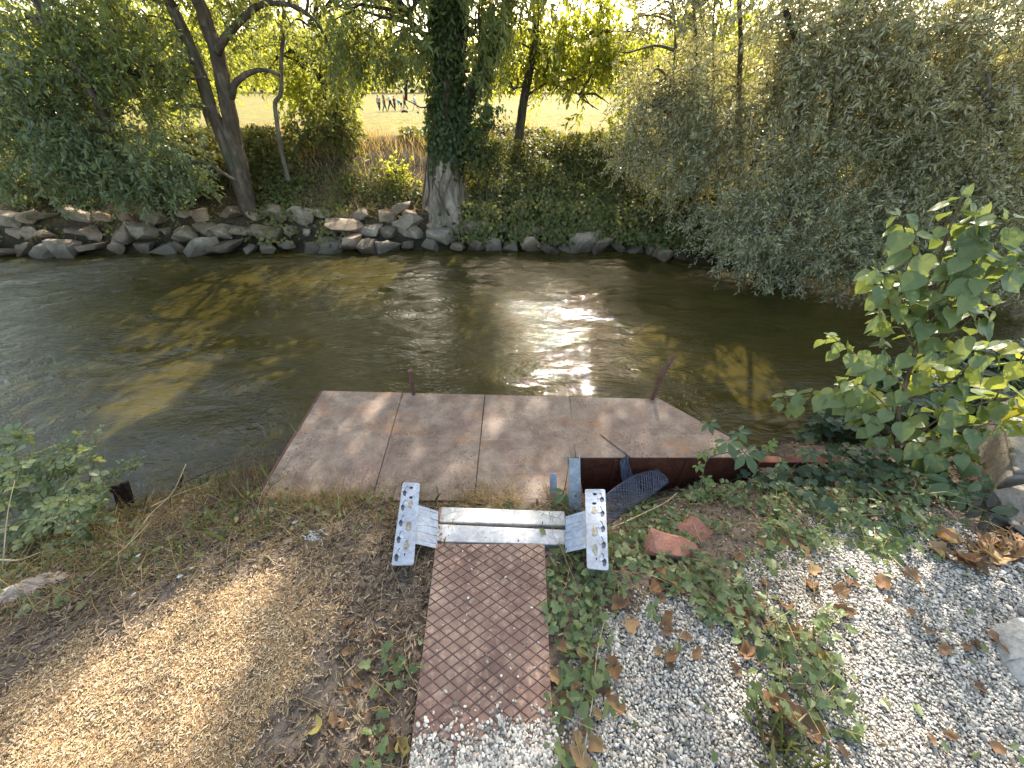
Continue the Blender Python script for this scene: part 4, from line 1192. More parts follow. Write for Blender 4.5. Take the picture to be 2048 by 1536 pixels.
for i in range(9):
    a0 = -2.9 + i * .36 + rr.normal() * .12; m = 26
    zz = np.linspace(TRK[0][2] + .1, 1.2, m); c = np.stack([np.interp(zz, p0[:, 2], p0[:, 0]), np.interp(zz, p0[:, 2], p0[:, 1]), zz], -1)
    aa = a0 + .25 * np.sin(zz * (2 + i % 3) + i) + .1 * np.sin(zz * 9 + i); rad = np.interp(zz, [TRK[0][2] + .15, TRK[0][2] + .6, .7, 1.2], [.42, .345, .275, .25]) + .004
    g.tube(c + np.stack([np.cos(aa) * rad, np.sin(aa) * rad, 0 * aa], -1), .007 + .006 * rr.random(), 5)
g.build("ivy_stem", BARK["brown"], ivy_tree, sm=True)

# --- twin-stemmed tree on the left
A_ = px_line([(492, 405), (470, 345), (452, 290), (425, 225), (400, 150), (372, 75), (345, 15)], [7.3, 7.35, 7.4, 7.45, 7.5, 7.5, 7.5])
B_ = px_line([(490, 400), (478, 330), (466, 270), (452, 190), (432, 100), (410, 45), (395, 0)], [7.35, 7.4, 7.5, 7.55, 7.6, 7.6, 7.6])
A_[0][2] -= .2; B_[0][2] -= .2
A2, B2 = A_[-1] + [-.6, .1, 1.8], B_[-1] + [-.1, .2, 2.4]
b1 = px_line([(462, 195), (472, 165), (500, 145), (530, 140), (560, 150)], 7.5)
b2 = px_line([(434, 105), (450, 75), (478, 45), (515, 12), (550, 6), (600, 18), (640, 55), (665, 110)], 7.5)
a1 = px_line([(425, 225), (400, 213), (375, 212), (338, 218)], 7.4)
a2 = px_line([(385, 120), (350, 122), (318, 140), (300, 160)], 7.3)
a3 = px_line([(410, 155), (380, 160), (362, 180), (350, 215)], 7.35)
tree("twin_stem_tree", "dark tree with two leaning stems joined at the base above the stone bank",
    [(A_, .125, .075), (B_, .15, .085), ([A_[-1], A2, A2 + [-.5, .2, 1.6]], .075, .03), ([B_[-1], B2, B2 + [.2, .3, 1.8]], .085, .03), (b1, .055, .025), (b2, .06, .02), (a1, .045, .018), (a2, .03, .012), (a3, .02, .008)],
    [(on_y(300, 70, 7.5), (1.2, .9, .7), 260), (on_y(430, 10, 7.8), (1.0, .8, .55), 150), (on_y(210, 120, 7.3), (.9, .7, .6), 140), (on_y(160, 20, 7.4), (1.2, .8, .8), 190), (on_y(330, 180, 7.0), (.5, .4, .25), 30), (on_y(600, -20, 7.9), (1.1, .8, .5), 140),
     (np.array([-4.6, 8.0, 3.7]), (2.6, 1.7, 1.0), 480), (np.array([-4.4, 8.4, 5.4]), (3.0, 2.2, 1.6), 800), (np.array([-4.0, 8.6, 7.2]), (2.2, 1.7, 1.2), 380)],
    "walnut", ELD, "brown", 202, nl=16, droop=.55, tl=(.28, .6), boughs=6)

# --- overhanging box elder bushes at the left
st = [np.array([-6.4, 7.4, -.2]), np.array([-6.3, 7.2, .6]), np.array([-6.0, 6.9, 1.5]), np.array([-6.2, 7.0, 2.6])]
st2 = [np.array([-6.4, 7.4, -.2]), np.array([-5.6, 7.1, .4]), np.array([-4.9, 6.9, .6]), np.array([-4.4, 6.8, .35])]
tree("overhanging_maple", "grey-green leafy tree hanging low over the stones at the left",
    [(st, .09, .04), (st2, .06, .02), ([st[1], [-7.2, 7.0, 1.2], [-8.2, 7.0, 1.5]], .05, .02), ([st[3], [-6.6, 7.4, 4.0], [-6.8, 7.6, 5.2]], .04, .02)],
    [(on_y(60, 320, 6.9), (.9, .55, .45), 200), (on_y(170, 285, 6.9), (.9, .6, .55), 230), (on_y(290, 320, 6.8), (.7, .5, .4), 150), (on_y(365, 365, 6.7), (.4, .3, .2), 60), (on_y(90, 220, 7.0), (1.1, .6, .7), 230), (on_y(220, 220, 7.1), (.8, .5, .5), 130), (on_y(30, 100, 7.1), (1.2, .7, .8), 220),
     (on_y(-80, 250, 6.9), (1.2, .8, 1.2), 170), (on_y(310, 400, 6.6), (.3, .2, .12), 24), (on_y(90, 375, 6.85), (.8, .3, .2), 100), (on_y(230, 365, 6.85), (.6, .3, .18), 80), (np.array([-7.0, 7.6, 3.6]), (2.2, 1.4, 1.2), 400), (np.array([-7.0, 7.8, 5.3]), (1.9, 1.4, 1.2), 300), (np.array([-10.6, 7.9, 1.6]), (2.2, 1.0, 1.5), 420), (np.array([-10.4, 8.2, 4.2]), (2.2, 1.3, 1.5), 400), (np.array([-12.8, 8.6, 5.4]), (2.8, 1.8, 2.6), 800), (np.array([-9.0, 8.8, 7.2]), (2.4, 1.6, 1.6), 500), (np.array([-15.5, 8.8, 3.0]), (2.4, 1.5, 2.6), 500)],  # outermost crowns are unseen, added to darken the river's reflections at the left
    "elder", ELD, "brown", 303, nl=18, droop=.65, tl=(.25, .55), boughs=5)

# --- thin sapling
sp_ = px_line([(570, 340), (562, 300), (553, 240), (550, 205), (561, 185), (562, 120), (567, 50), (568, -20)], 7.9)
sp_[0][2] -= .2
tree("thin_sapling", "thin crooked sapling stem standing between the twin-stemmed tree and the ivy-clad tree", [(sp_, .04, .026), ([sp_[-1], sp_[-1] + [.1, .1, 1.8]], .026, .012)],
    [(sp_[-1] + [.1, .1, 1.7], (.7, .6, .9), 70)], "lit", LIT, "pale", 404, nl=14, boughs=4)

# --- slim tree right of the ivy-clad one
m_ = px_line([(1034, 283), (1042, 240), (1050, 190), (1060, 140), (1067, 90), (1072, 30), (1073, -20)], 9.3); m_[0][2] -= .25
mt_ = m_[-1] + [.1, .2, 2.4]
q1 = px_line([(1052, 192), (1070, 180), (1098, 166), (1130, 178), (1160, 190)], 9.2)
q2 = px_line([(1062, 130), (1085, 150), (1105, 165), (1145, 160)], 9.1)
q3 = px_line([(1069, 80), (1095, 95), (1130, 92), (1165, 78)], 9.3)
q4 = px_line([(1066, 100), (1035, 85), (1010, 95)], 9.3)
q5 = px_line([(1054, 172), (1030, 178), (1018, 195)], 9.2)
q6 = px_line([(1070, 60), (1110, 55), (1160, 25), (1200, 10)], 9.4)
tree("slim_tree", "slim dark trunk with thin side branches at the field's edge, right of the ivy-clad tree", [(m_, .10, .062), ([m_[-1], mt_, mt_ + [.1, .1, 2.0]], .062, .02), (q1, .028, .01), (q2, .022, .008), (q3, .025, .008), (q4, .02, .008), (q5, .018, .008), (q6, .022, .008)],
    [(on_y(1130, 150, 9.2), (.75, .6, .5), 130), (on_y(1160, 60, 9.5), (.9, .7, .6), 190), (on_y(1010, 130, 9.3), (.5, .5, .5), 60), (on_y(1180, 215, 9.0), (.5, .4, .3), 55), (on_y(1050, 10, 9.4), (1.0, .8, .6), 180), (on_y(1240, 90, 9.4), (.6, .6, .8), 140), (on_y(1130, -10, 9.2), (1.0, .7, .5), 170), (on_y(1090, 90, 9.0), (.6, .5, .4), 70),
     (np.array([.9, 9.8, 4.4]), (2.2, 1.6, 1.0), 430), (np.array([1.1, 10.2, 6.0]), (2.4, 1.9, 1.5), 620), (np.array([1.2, 10.4, 7.9]), (1.9, 1.6, 1.1), 300)],
    "lit", (.10, .05, FOLD), "dark", 505, nl=13, droop=.9, tl=(.25, .5), boughs=6)

# --- the back-lit bushy tree between the stems
bt = px_line([(655, 260), (650, 200), (640, 120), (630, 40)], 9.6); bt[0][2] -= .3
bt2 = px_line([(655, 260), (675, 210), (690, 150), (700, 90)], 9.6)
tree("backlit_tree", "bushy yellow-green tree glowing in the sun between the twin stems and the ivy-clad tree", [(bt, .05, .02), (bt2, .04, .015)],
    [(on_y(640, 130, 9.9), (.9, .8, .8), 190), (on_y(700, 60, 10.2), (.9, .8, .7), 180), (on_y(570, 60, 10.2), (.8, .8, .8), 170), (on_y(660, 205, 9.6), (.9, .6, .4), 170), (on_y(620, -60, 10.3), (1.4, 1.0, .9), 170), (on_y(500, 120, 10.3), (.5, .5, .6), 70)],
    "lit", LIT, "dark", 606, nl=15, droop=.6, boughs=7)
bt = px_line([(230, 260), (240, 180), (220, 80)], 10.0); bt[0][2] -= .3
tree("sunlit_bush", "yellow-green sunlit bush seen through the leaves behind the overhanging maple", [(bt, .05, .02)],
    [(on_y(250, 150, 10.2), (1.1, .9, .9), 170), (on_y(80, 110, 10.3), (1.2, .9, 1.0), 170), (on_y(380, 60, 10.6), (1.0, .8, .8), 150)], "lit", LIT, "dark", 616, nl=13, boughs=5)

# --- willows on the right
def wl(x, y, s): return np.array([x, y, s])
wt = [px_line([(1395, 420), (1400, 320), (1398, 200), (1392, 80), (1385, -10)], 7.2), px_line([(1490, 430), (1482, 330), (1478, 200), (1482, 90), (1478, 0)], 7.0)]
for t in wt: t[0][2] -= .5
tree("willow", "tall grey-green willow with thin upright stems where the bank bends", [(wt[0], .03, .016), (wt[1], .05, .025), (px_line([(1490, 400), (1530, 250), (1575, 110), (1600, 30), (1620, -20)], 6.5), .045, .02), (px_line([(1440, 420), (1432, 250), (1425, 100), (1430, -10)], 7.3), .02, .012),
    (px_line([(1330, 400), (1335, 250), (1350, 100), (1345, -10)], 7.5), .02, .012)],
    [(on_y(1290, 240, 7.3), (.5, .5, .8), 300), (on_y(1370, 120, 7.1), (.75, .6, .9), 480), (on_y(1400, 330, 6.8), (.8, .5, .6), 420), (on_y(1500, 150, 6.5), (.8, .6, .8), 460), (on_y(1290, 60, 7.5), (.7, .6, .7), 300), (on_y(1450, 250, 6.7), (.7, .4, .6), 340), (on_y(1330, 180, 7.0), (.5, .4, .6), 240), (on_y(1400, -60, 7.2), (1.3, 1.0, .8), 240),
     (np.array([2.6, 7.5, 4.2]), (1.8, 1.3, 1.2), 460), (np.array([2.7, 7.8, 5.8]), (1.7, 1.4, 1.3), 420)],
    "willow", WIL, "dark", 707, "pale", nl=23, droop=.2, tl=(.25, .6), boughs=8)
w2 = px_line([(1600, 450), (1580, 330), (1610, 200), (1600, 100), (1570, 20)], [6.0, 6.0, 6.0, 6.0, 6.1]); w2[0][2] -= .3
w3 = px_line([(1575, 425), (1572, 380), (1560, 345), (1535, 333), (1515, 334)], 5.75)
w4 = px_line([(1590, 400), (1660, 250), (1690, 130), (1720, 40), (1740, -40)], 6.0)
w5 = px_line([(1690, 300), (1700, 200), (1750, 60), (1800, -20)], 5.9)
tree("leaning_willow", "broad silvery willow leaning over the water with bare sticks showing through", [(w2, .07, .03), (w3, .02, .01), (w4, .05, .02), (w5, .035, .015)],
    [(on_y(1610, 220, 5.9), (.8, .6, .7), 460), (on_y(1740, 120, 5.8), (.9, .7, .8), 500), (on_y(1560, 420, 5.6), (.6, .45, .4), 300), (on_y(1700, 350, 5.6), (.8, .5, .6), 460), (on_y(1830, 250, 5.7), (.8, .6, .7), 430), (on_y(1650, 20, 6.1), (1.0, .8, .7), 420),
     (np.array([4.2, 6.9, 4.0]), (1.8, 1.3, 1.2), 400), (np.array([4.6, 7.2, 5.6]), (1.7, 1.3, 1.2), 300)],
    "willow", WIL, "dark", 808, "pale", nl=23, droop=.22, tl=(.25, .55), boughs=7)
w6 = [np.array([6.3, 5.6, -.5]), np.array([6.2, 5.5, .6]), np.array([5.9, 5.4, 1.8]), np.array([6.1, 5.5, 3.2])]
tree("far_right_willow", "willow filling the upper right corner, furthest along the shaded bank", [(w6, .09, .04), ([w6[1], np.array([5.4, 5.1, 1.2]), np.array([4.9, 4.9, 1.4])], .04, .015), ([w6[2], np.array([6.8, 5.6, 3.0]), np.array([7.3, 5.8, 4.2])], .05, .02)],
    [(on_y(1960, 80, 5.4), (.9, .7, .8), 460), (on_y(1960, 260, 5.2), (.8, .6, .7), 420), (on_y(2060, 180, 5.3), (.9, .7, .9), 380), (on_y(1890, 400, 5.1), (.7, .5, .4), 340), (on_y(2040, 400, 5.0), (.8, .5, .5), 340), (np.array([6.6, 6.0, 3.4]), (1.9, 1.3, 1.2), 230), (np.array([6.8, 6.4, 5.0]), (1.7, 1.3, 1.1), 120)],
    "willow", WIL, "dark", 909, "pale", nl=23, droop=.22, tl=(.25, .55), boughs=6)
w7 = [np.array([4.1, 5.7, -.75]), np.array([3.9, 5.5, -.3]), np.array([3.6, 5.3, -.2])]
tree("willow_bush", "low willow bush trailing its leaves into the dark water", [(w7, .05, .02), ([w7[0], np.array([4.6, 5.2, -.1]), np.array([5.0, 4.8, -.2])], .04, .015), ([w7[0], np.array([5.2, 5.3, .1]), np.array([6.0, 4.6, -.1])], .04, .015)],
    [(on_y(1500, 480, 5.35), (.5, .35, .22), 120), (on_y(1600, 520, 5.1), (.55, .35, .25), 170), (on_y(1720, 500, 4.95), (.6, .4, .3), 200), (on_y(1840, 500, 4.85), (.6, .4, .3), 200), (on_y(1980, 500, 4.75), (.7, .4, .35), 200), (on_y(1430, 440, 5.9), (.35, .3, .25), 80), (on_y(1760, 430, 5.1), (.9, .4, .3), 170), (on_y(2110, 500, 4.9), (.7, .5, .4), 140), (np.array([5.2, 5.9, .0]), (1.5, .5, .55), 300), (np.array([7.4, 5.9, .2]), (1.6, .5, .7), 300), (on_y(1900, 545, 4.75), (.6, .35, .2), 150), (on_y(2040, 550, 4.7), (.6, .35, .22), 150), (on_y(1990, 470, 5.0), (.8, .4, .35), 180)],
    "willow", WIL, "dark", 919, "pale", nl=23, droop=.35, tl=(.2, .45), boughs=5, cat="bush")

# --- trees further off, seen over the field
def field_tree(name, label, x, y, h, w, seed, n):
    zb = float(ground_z(x, y))
    b = np.array([x, y, zb - .2])
    tree(name, label, [([b, b + [.1, 0, h * .4], b + [0, .1, h * .8]], h * .022, h * .006)],
         [(b + [0, 0, h * .55], (w, w * .9, h * .38), n), (b + [w * .4, 0, h * .4], (w * .8, w * .8, h * .25), n // 2), (b + [-w * .5, 0, h * .42], (w * .7, w * .7, h * .25), n // 2)],
         "lit", (.24, .15, KITE), "dark", seed, None, "trees across the field", nl=12, droop=.4, tl=(.5, 1.1), boughs=8, twigs=False)
field_tree("field_tree", "pale sunlit tree across the field behind the twin stems", -17, 26, 7.5, 3.2, 31, 330)
field_tree("field_tree", "round sunlit tree across the field behind the thin sapling", -9.6, 24, 6.6, 2.4, 32, 260)
field_tree("field_tree", "sunlit tree across the field glimpsed behind the willows", 10.5, 27, 7.5, 3.0, 33, 300)
field_tree("field_tree", "sunlit tree at the far left edge of the field", -27, 27, 8, 4.0, 34, 300)
rr = np.random.default_rng(99)
g = Geo(); n = 34000
x = rr.random(n) * 420 - 210; dep = rr.random(n)
y = 104 + dep * 10 + np.abs(x) * .05
h = 5.5 + 7 * fbm(x, x * 0, .05, 3) ** 1.5 + 3 * vnoise(x, x * 0, .35, 9)
z = -.7 + h * rr.random(n) ** .8 * (1 - .35 * (dep - .5) ** 2)
D = unit(rr.normal(size=(n, 3))); Nn = unit(rr.normal(size=(n, 3)) + [0, -.5, .4])
L = .7 + .7 * rr.random(n)
g.leaves(np.stack([x, y, z], -1), D, Nn, L, L * .75, KITE)
prop(g.build("treeline", LM["far"]), "hazy blue-green wood along the far side of the field", "wood", kind="stuff")

# ------------------------------------------------------------------ far bank undergrowth
rr = np.random.default_rng(42)
g = Geo()
n = 125000
x = rr.random(n) * 18.5 - 9; s = .15 + rr.random(n) * 3.0; y = far_shore(x) + s
base = ground_z(x, y)
hmax = .08 + .45 * fbm(x, s, 1.5, 50) * sstep(.5, 1.6, s) * (1 - .6 * sstep(2.0, 2.8, s))
right = x > -1.05
dens = np.where(right, .30 + .9 * sstep(.30, .52, fbm(x, s * 1.2, 1.4, 61)), .9 * sstep(.40, .55, fbm(x, s * 1.2, 1.2, 61)) * sstep(.7, 1.1, s))
left_low = (~right) & (s < .8); dens = np.where(left_low, dens * .4 + .06 * (fbm(x, s, 3, 70) > .55), dens)
path = np.exp(-(((x + 2.9 + .35 * (s - 1.7)) / .55) ** 2 + ((s - 1.75) / .32) ** 2))
dens = dens * (1 - .95 * np.clip(path * 1.3, 0, 1))
dens = np.where((np.abs(x - TX - .02) < .5) & (y < YB - .1) & (s < 1.0), 0, dens)
k_ = rr.random(n) < np.clip(dens, 0, 1)
x, y, base, hmax = x[k_], y[k_], base[k_], hmax[k_]
n = len(x)
P = np.stack([x, y, base + .02 + hmax * rr.random(n)], -1)
ok = carve(P, rr)
D = unit(np.stack([rr.normal(size=n), -.5 + rr.normal(size=n) * .7, -.5 + rr.normal(size=n) * .5], -1)); Nn = unit(np.stack([rr.normal(size=n) * .5, -.5 + .5 * rr.normal(size=n), .8 + .4 * rr.normal(size=n)], -1))
L = .045 + .05 * rr.random(n)
g.leaves(P, D, Nn, L, L * .8, KITE)
# ivy spilling down over the stones on the right
for cx, w_, n in ((-.55, .35, 1400), (.15, .25, 900), (.75, .3, 1100), (1.35, .35, 1500), (2.0, .4, 1600), (2.5, .4, 1500), (-4.1, .4, 500), (-3.2, .25, 300)):
    xx = cx + rr.normal(size=n) * w_ * .55; ss = -.12 + 1.5 * rr.random(n) ** .9; yy = far_shore(xx) + ss
    zz = np.maximum(WATER_Z + .15 + .36 * sstep(-.1, .6, ss), ground_z(xx, yy)) + (.05 + .22 * fbm(xx, ss, 2.2, 77)) * rr.random(n)
    D = unit(np.stack([rr.normal(size=n) * .6, -.6 + rr.normal(size=n) * .4, -.8 + rr.normal(size=n) * .4], -1)); Nn = unit(np.stack([rr.normal(size=n) * .4, -.8 + .3 * rr.normal(size=n), .6 + .3 * rr.normal(size=n)], -1))
    L = .045 + .045 * rr.random(n)
    g.leaves(np.stack([xx, yy, zz], -1), D, Nn, L, L * .85, KITE)
prop(g.build("bank_ivy", LM["bank"]), "tangle of ivy and brambles covering the far bank and trailing over its stones", "undergrowth", kind="stuff")
# bushes on the crest
def bush(label, px, py, y, r, n, key, seed, leaf=(.07, .045, KITE)):
    c = on_y(px, py, y); b = c.copy(); b[2] = ground_z(b[0], b[1])
    tree("shrub", label, [([b - [0, 0, .1], (b + c) / 2, c], .02, .008), ([b - [.1, 0, .1], c + [-r[0] * .5, 0, 0]], .016, .006), ([b + [.1, 0, -.1], c + [r[0] * .5, 0, .1]], .016, .006)],
         [(c, r, n)], key, leaf, "dark", seed, None, "shrubs along the top of the far bank", nl=14, droop=.5, tl=(.15, .35), boughs=6, cat="shrub", shell=.3)
bush("dark shrub filling the gap right of the thin sapling's foot", 650, 262, 8.6, (.75, .4, .28), 230, "bank", 21)
bush("dark shrub between the twin stems and the thin sapling", 530, 285, 8.4, (.55, .4, .28), 170, "bank", 22)
bush("dark shrub left of the twin-stemmed tree's foot", 380, 290, 8.3, (.6, .4, .32), 180, "bank", 23)
bush("loose shrub right of the ivy-clad trunk under its fork", 970, 300, 7.5, (.32, .25, .38), 120, "bank", 24)
bush("rusty-green shrub on the crest right of the slim tree", 1190, 285, 8.9, (.7, .4, .22), 170, "bank", 25)
bush("yellow-green sunlit shrub at the willow's foot", 1360, 340, 7.6, (.45, .35, .35), 150, "lit", 26)
bush("brambly shrub low on the bank beside the willow's foot", 1330, 420, 7.0, (.4, .3, .25), 150, "bank", 27)
bush("sunlit yellow-green weed clump beside the path", 790, 345, 8.0, (.3, .2, .14), 70, "lit", 28, (.05, .035, KITE))
# straw grass on crest and slope
g = Geo()
n = 15000
x = rr.random(n) * 12 - 8; s = 1.2 + rr.random(n) * 2.8; y = far_shore(x) + s
dn = .2 + 1.0 * (s > 2.2) * (fbm(x, s, 1.2, 88) > .42)
k_ = rr.random(n) < dn; x, y = x[k_], y[k_]; n = len(x)
P = np.stack([x, y, ground_z(x, y) - .02], -1)
D = unit(np.stack([rr.normal(size=n) * .35, rr.normal(size=n) * .35, np.ones(n)], -1)); Nn = unit(rr.normal(size=(n, 3)))
L = .10 + .36 * rr.random(n) ** 2
k_ = carve(P + D * (L * .6)[:, None], rr)
g.leaves(P[k_], D[k_], Nn[k_], L[k_], .008 + .008 * rr.random(int(k_.sum())), KITE)
xx = -3.0 + rr.normal(size=2600) * .9; ss = .55 + np.abs(rr.normal(size=2600)) * .55; yy = far_shore(xx) + ss
P = np.stack([xx, yy, ground_z(xx, yy)], -1); D = unit(np.stack([rr.normal(size=2600) * .6, -.5 + rr.normal(size=2600) * .5, .2 + .5 * rr.normal(size=2600)], -1))
g.leaves(P, D, unit(rr.normal(size=(2600, 3))), .12 + .2 * rr.random(2600), .006, KITE)
# meadow stalks
n = 26000
x = rr.random(n) * 34 - 17; y = 10.5 + 28 * rr.random(n) ** 1.6
P = np.stack([x, y, ground_z(x, y) - .02], -1); D = unit(np.stack([rr.normal(size=n) * .3, rr.normal(size=n) * .3, np.ones(n)], -1))
g.leaves(P, D, unit(rr.normal(size=(n, 3))), .04 + .10 * rr.random(n), .012 + .02 * rr.random(n), KITE)
prop(g.build("dry_grass", LM["straw"]), "dry straw-coloured grass on the far bank and the mown field", "grass", kind="stuff")

# ------------------------------------------------------------------ plants on the near bank
NL = {
 "lilac": leaf_mat("shrub_leaves", [(.085, .125, .055), (.12, .165, .07), (.16, .20, .085), (.10, .14, .055), (.20, .23, .09)], (.36, .42, .07), .30, .42, .45),
 "lilac_sunlit": leaf_mat("sunlit_leaves", [(.16, .20, .04), (.22, .25, .055), (.28, .28, .07), (.18, .15, .04)], (.60, .60, .07), .4, .45, .4),  # shrub leaf colour with yellow sunlight mixed in
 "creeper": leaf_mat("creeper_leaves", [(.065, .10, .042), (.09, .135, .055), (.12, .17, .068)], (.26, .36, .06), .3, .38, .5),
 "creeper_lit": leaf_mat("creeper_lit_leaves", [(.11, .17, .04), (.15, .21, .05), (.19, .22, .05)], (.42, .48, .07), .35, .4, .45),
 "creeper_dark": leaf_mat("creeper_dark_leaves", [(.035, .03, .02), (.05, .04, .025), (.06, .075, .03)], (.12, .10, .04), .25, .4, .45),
 "vine": leaf_mat("bindweed_leaves", [(.08, .115, .045), (.115, .16, .062), (.16, .205, .085), (.10, .135, .055), (.22, .24, .10)], (.34, .40, .08), .28, .42, .45),
 "bramble": leaf_mat("bramble_leaves", [(.09, .125, .06), (.13, .165, .08), (.18, .215, .105), (.24, .25, .09)], (.38, .40, .09), .30, .42, .45),
 "weed": leaf_mat("weed_leaves", [(.11, .13, .05), (.17, .175, .07), (.25, .225, .10)], (.3, .36, .06), .33, .5, .35),
 "nearivy": leaf_mat("near_ivy_leaves", [(.035, .055, .03), (.05, .08, .04), (.075, .11, .052)], (.16, .21, .05), .2, .42, .35),
}
STEM_BROWN = bark("stem_brown", (.12, .085, .055), (.25, .185, .125), 20, .4)
STEM_GREEN = plain("stem_green", (.13, .15, .055), .6, 0, .3, 15)
STEM_STRAW = plain("stem_straw", (.46, .36, .20), .75, 0, .3, 12)
STEM_DARK = plain("stem_dark", (.10, .065, .045), .75, 0, .35, 14)

# --- the broad-leaved shrub at the right
rr = np.random.default_rng(313)
shr = empty("leafy_shrub", on_z(1802, 945, -.16), "young shrub with large heart-shaped green leaves beside the water in front of the concrete block", "shrub")
def shrub_branch(px, ys, r0, r1, gs, gl, n, L0, L1, rr, start=.15, mi=0, key=None):
    p = catmull(px_line(px, ys), 8)
    gs.tube(p, np.linspace(r0, r1, len(p)), 6, 0)
    m = len(p)
    for i in range(n):
        t = (start + (1 - start) * (i + .5) / n) * (m - 1)
        a = int(min(t, m - 2)); q = p[a] + (p[a + 1] - p[a]) * (t - a)
        tg = unit(p[a + 1] - p[a])
        sd = unit(np.cross(tg, [0, 0, 1.0]) + 1e-3)
        ang = (i % 2) * math.pi / 2 + rr.normal() * .4
        for sg in (1, -1):
            if rr.random() < .08: continue
            lat = unit((sd * math.cos(ang) + np.cross(sd, tg) * math.sin(ang)) * sg + tg * .35 + [0, 0, .15])
            pt = q + lat * (.02 + .025 * rr.random())
            gs.tube([q, (q + pt) / 2 + [0, 0, .004], pt], .0013, 4, 1)
            L = (L0 + (L1 - L0) * rr.random()) * (1.0 - .45 * max(0, (t / (m - 1)) - .7) / .3)
            D = unit(lat * .8 + [0, 0, -.75 - .5 * rr.random()] + rr.normal(size=3) * .25)
            Nn = unit(lat * .6 + [0, -.35, .75] + rr.normal(size=3) * .35)
            gl.leaves([pt], [D], [Nn], [L], [L * (.78 + .14 * rr.random())], HEART)
    # end leaves
    e = p[-1]; tg = unit(p[-1] - p[-2])
    for _ in range(2):
        gl.leaves([e], [unit(tg + rr.normal(size=3) * .5)], [unit(rr.normal(size=3) * .4 + [0, -.4, .8])], [L0 * .8], [L0 * .55], HEART)
gs, gl, gy = Geo(), Geo(), Geo()
B = [([(1802, 950), (1793, 860), (1808, 780), (1835, 690), (1862, 600), (1880, 520), (1905, 440), (1928, 392)], [1.46, 1.47, 1.5, 1.55, 1.6, 1.66, 1.7, 1.72], .013, .003, 13),
     ([(1835, 690), (1872, 620), (1905, 540), (1940, 470), (1965, 430)], [1.55, 1.58, 1.62, 1.66, 1.68], .007, .0025, 9),
     ([(1808, 775), (1765, 735), (1710, 708), (1662, 672)], [1.5, 1.55, 1.6, 1.66], .005, .002, 8),
     ([(1830, 700), (1790, 630), (1765, 570), (1750, 540)], [1.56, 1.62, 1.66, 1.7], .005, .002, 7),
     ([(1797, 880), (1740, 820), (1670, 790), (1600, 795), (1560, 805)], [1.47, 1.55, 1.62, 1.7, 1.74], .006, .002, 11),
     ([(1850, 650), (1925, 590), (1990, 540), (2040, 520)], [1.56, 1.54, 1.52, 1.5], .006, .0025, 9),
     ([(1815, 800), (1890, 770), (1950, 720), (2010, 690)], [1.5, 1.48, 1.46, 1.45], .006, .0025, 8),
     ([(1803, 900), (1860, 850), (1920, 820), (1990, 800), (2050, 790)], [1.46, 1.42, 1.4, 1.4, 1.4], .006, .0025, 11),
     ([(1803, 930), (1850, 900), (1900, 880), (1940, 890)], [1.46, 1.42, 1.4, 1.38], .005, .002, 8),
     ([(1800, 920), (1770, 880), (1740, 850), (1720, 820)], [1.46, 1.46, 1.48, 1.5], .004, .002, 6),
     ([(1862, 600), (1830, 520), (1812, 470), (1800, 430)], [1.6, 1.66, 1.7, 1.72], .004, .002, 6),
     ([(1803, 930), (1850, 920), (1910, 905), (1965, 930)], [1.44, 1.38, 1.33, 1.29], .005, .002, 9), ([(1810, 900), (1870, 880), (1940, 850), (2010, 850)], [1.45, 1.4, 1.37, 1.34], .005, .002, 10),
     ([(1830, 720), (1880, 690), (1940, 640), (1990, 610)], [1.54, 1.52, 1.5, 1.5], .005, .002, 8), ([(1800, 850), (1760, 800), (1720, 770), (1690, 765)], [1.48, 1.52, 1.57, 1.6], .004, .002, 7), ([(1845, 660), (1815, 600), (1800, 560)], [1.57, 1.62, 1.64], .004, .002, 6), ([(1870, 580), (1930, 520), (1985, 480), (2010, 440)], [1.6, 1.6, 1.6, 1.6], .004, .002, 7),
     ([(1806, 940), (1830, 930), (1870, 925), (1890, 940)], [1.44, 1.40, 1.37, 1.35], .004, .002, 6)]
for px, ys_, r0, r1, n in B: shrub_branch(px, ys_, r0, r1, gs, gl, int(n * 1.25), .065, .112, rr)
for px, ys_ in (([(1990, 800), (2010, 760), (2040, 720), (2060, 690)], [1.40, 1.39, 1.38, 1.37]), ([(2050, 790), (2060, 830), (2040, 860)], [1.38, 1.36, 1.35]), ([(1835, 790), (1850, 740), (1870, 730)], [1.52, 1.55, 1.57])):
    shrub_branch(px, ys_, .004, .002, gs, gy, 6, .065, .10, rr)
gs.build("stem", [STEM_BROWN, STEM_GREEN], shr, sm=True)
gl.build("leaves", NL["lilac"], shr); o = gy.build("leaves", NL["lilac_sunlit"], shr); o["label"] = "yellow-green sunlit leaves"
# small weed plant with drooping paired leaves, behind it
root = empty("seedling", on_y(1768, 720, 1.75), "slender upright seedling with small drooping paired leaves left of the heart-leaved shrub", "plant")
gs, gl = Geo(), Geo()
p = catmull(px_line([(1790, 850), (1775, 740), (1762, 650), (1757, 590), (1752, 540)], [1.62, 1.7, 1.75, 1.78, 1.8]), 7)
gs.tube(p, np.linspace(.005, .002, len(p)), 5)
for i in range(6, len(p)):
    for sg in (1, -1):
        lat = unit(np.array([sg * (1 if i % 2 else .45), (.0 if i % 2 else sg * .8), -.35]))
        L = .10 * (1 - .6 * i / len(p))
        gl.leaves([p[i]], [unit(lat + rr.normal(size=3) * .12)], [unit([0, -.3, 1] + rr.normal(size=3) * .2)], [L], [L * .42], FOLD)
gs.build("stem", STEM_GREEN, root, sm=True); gl.build("leaves", NL["bramble"], root)

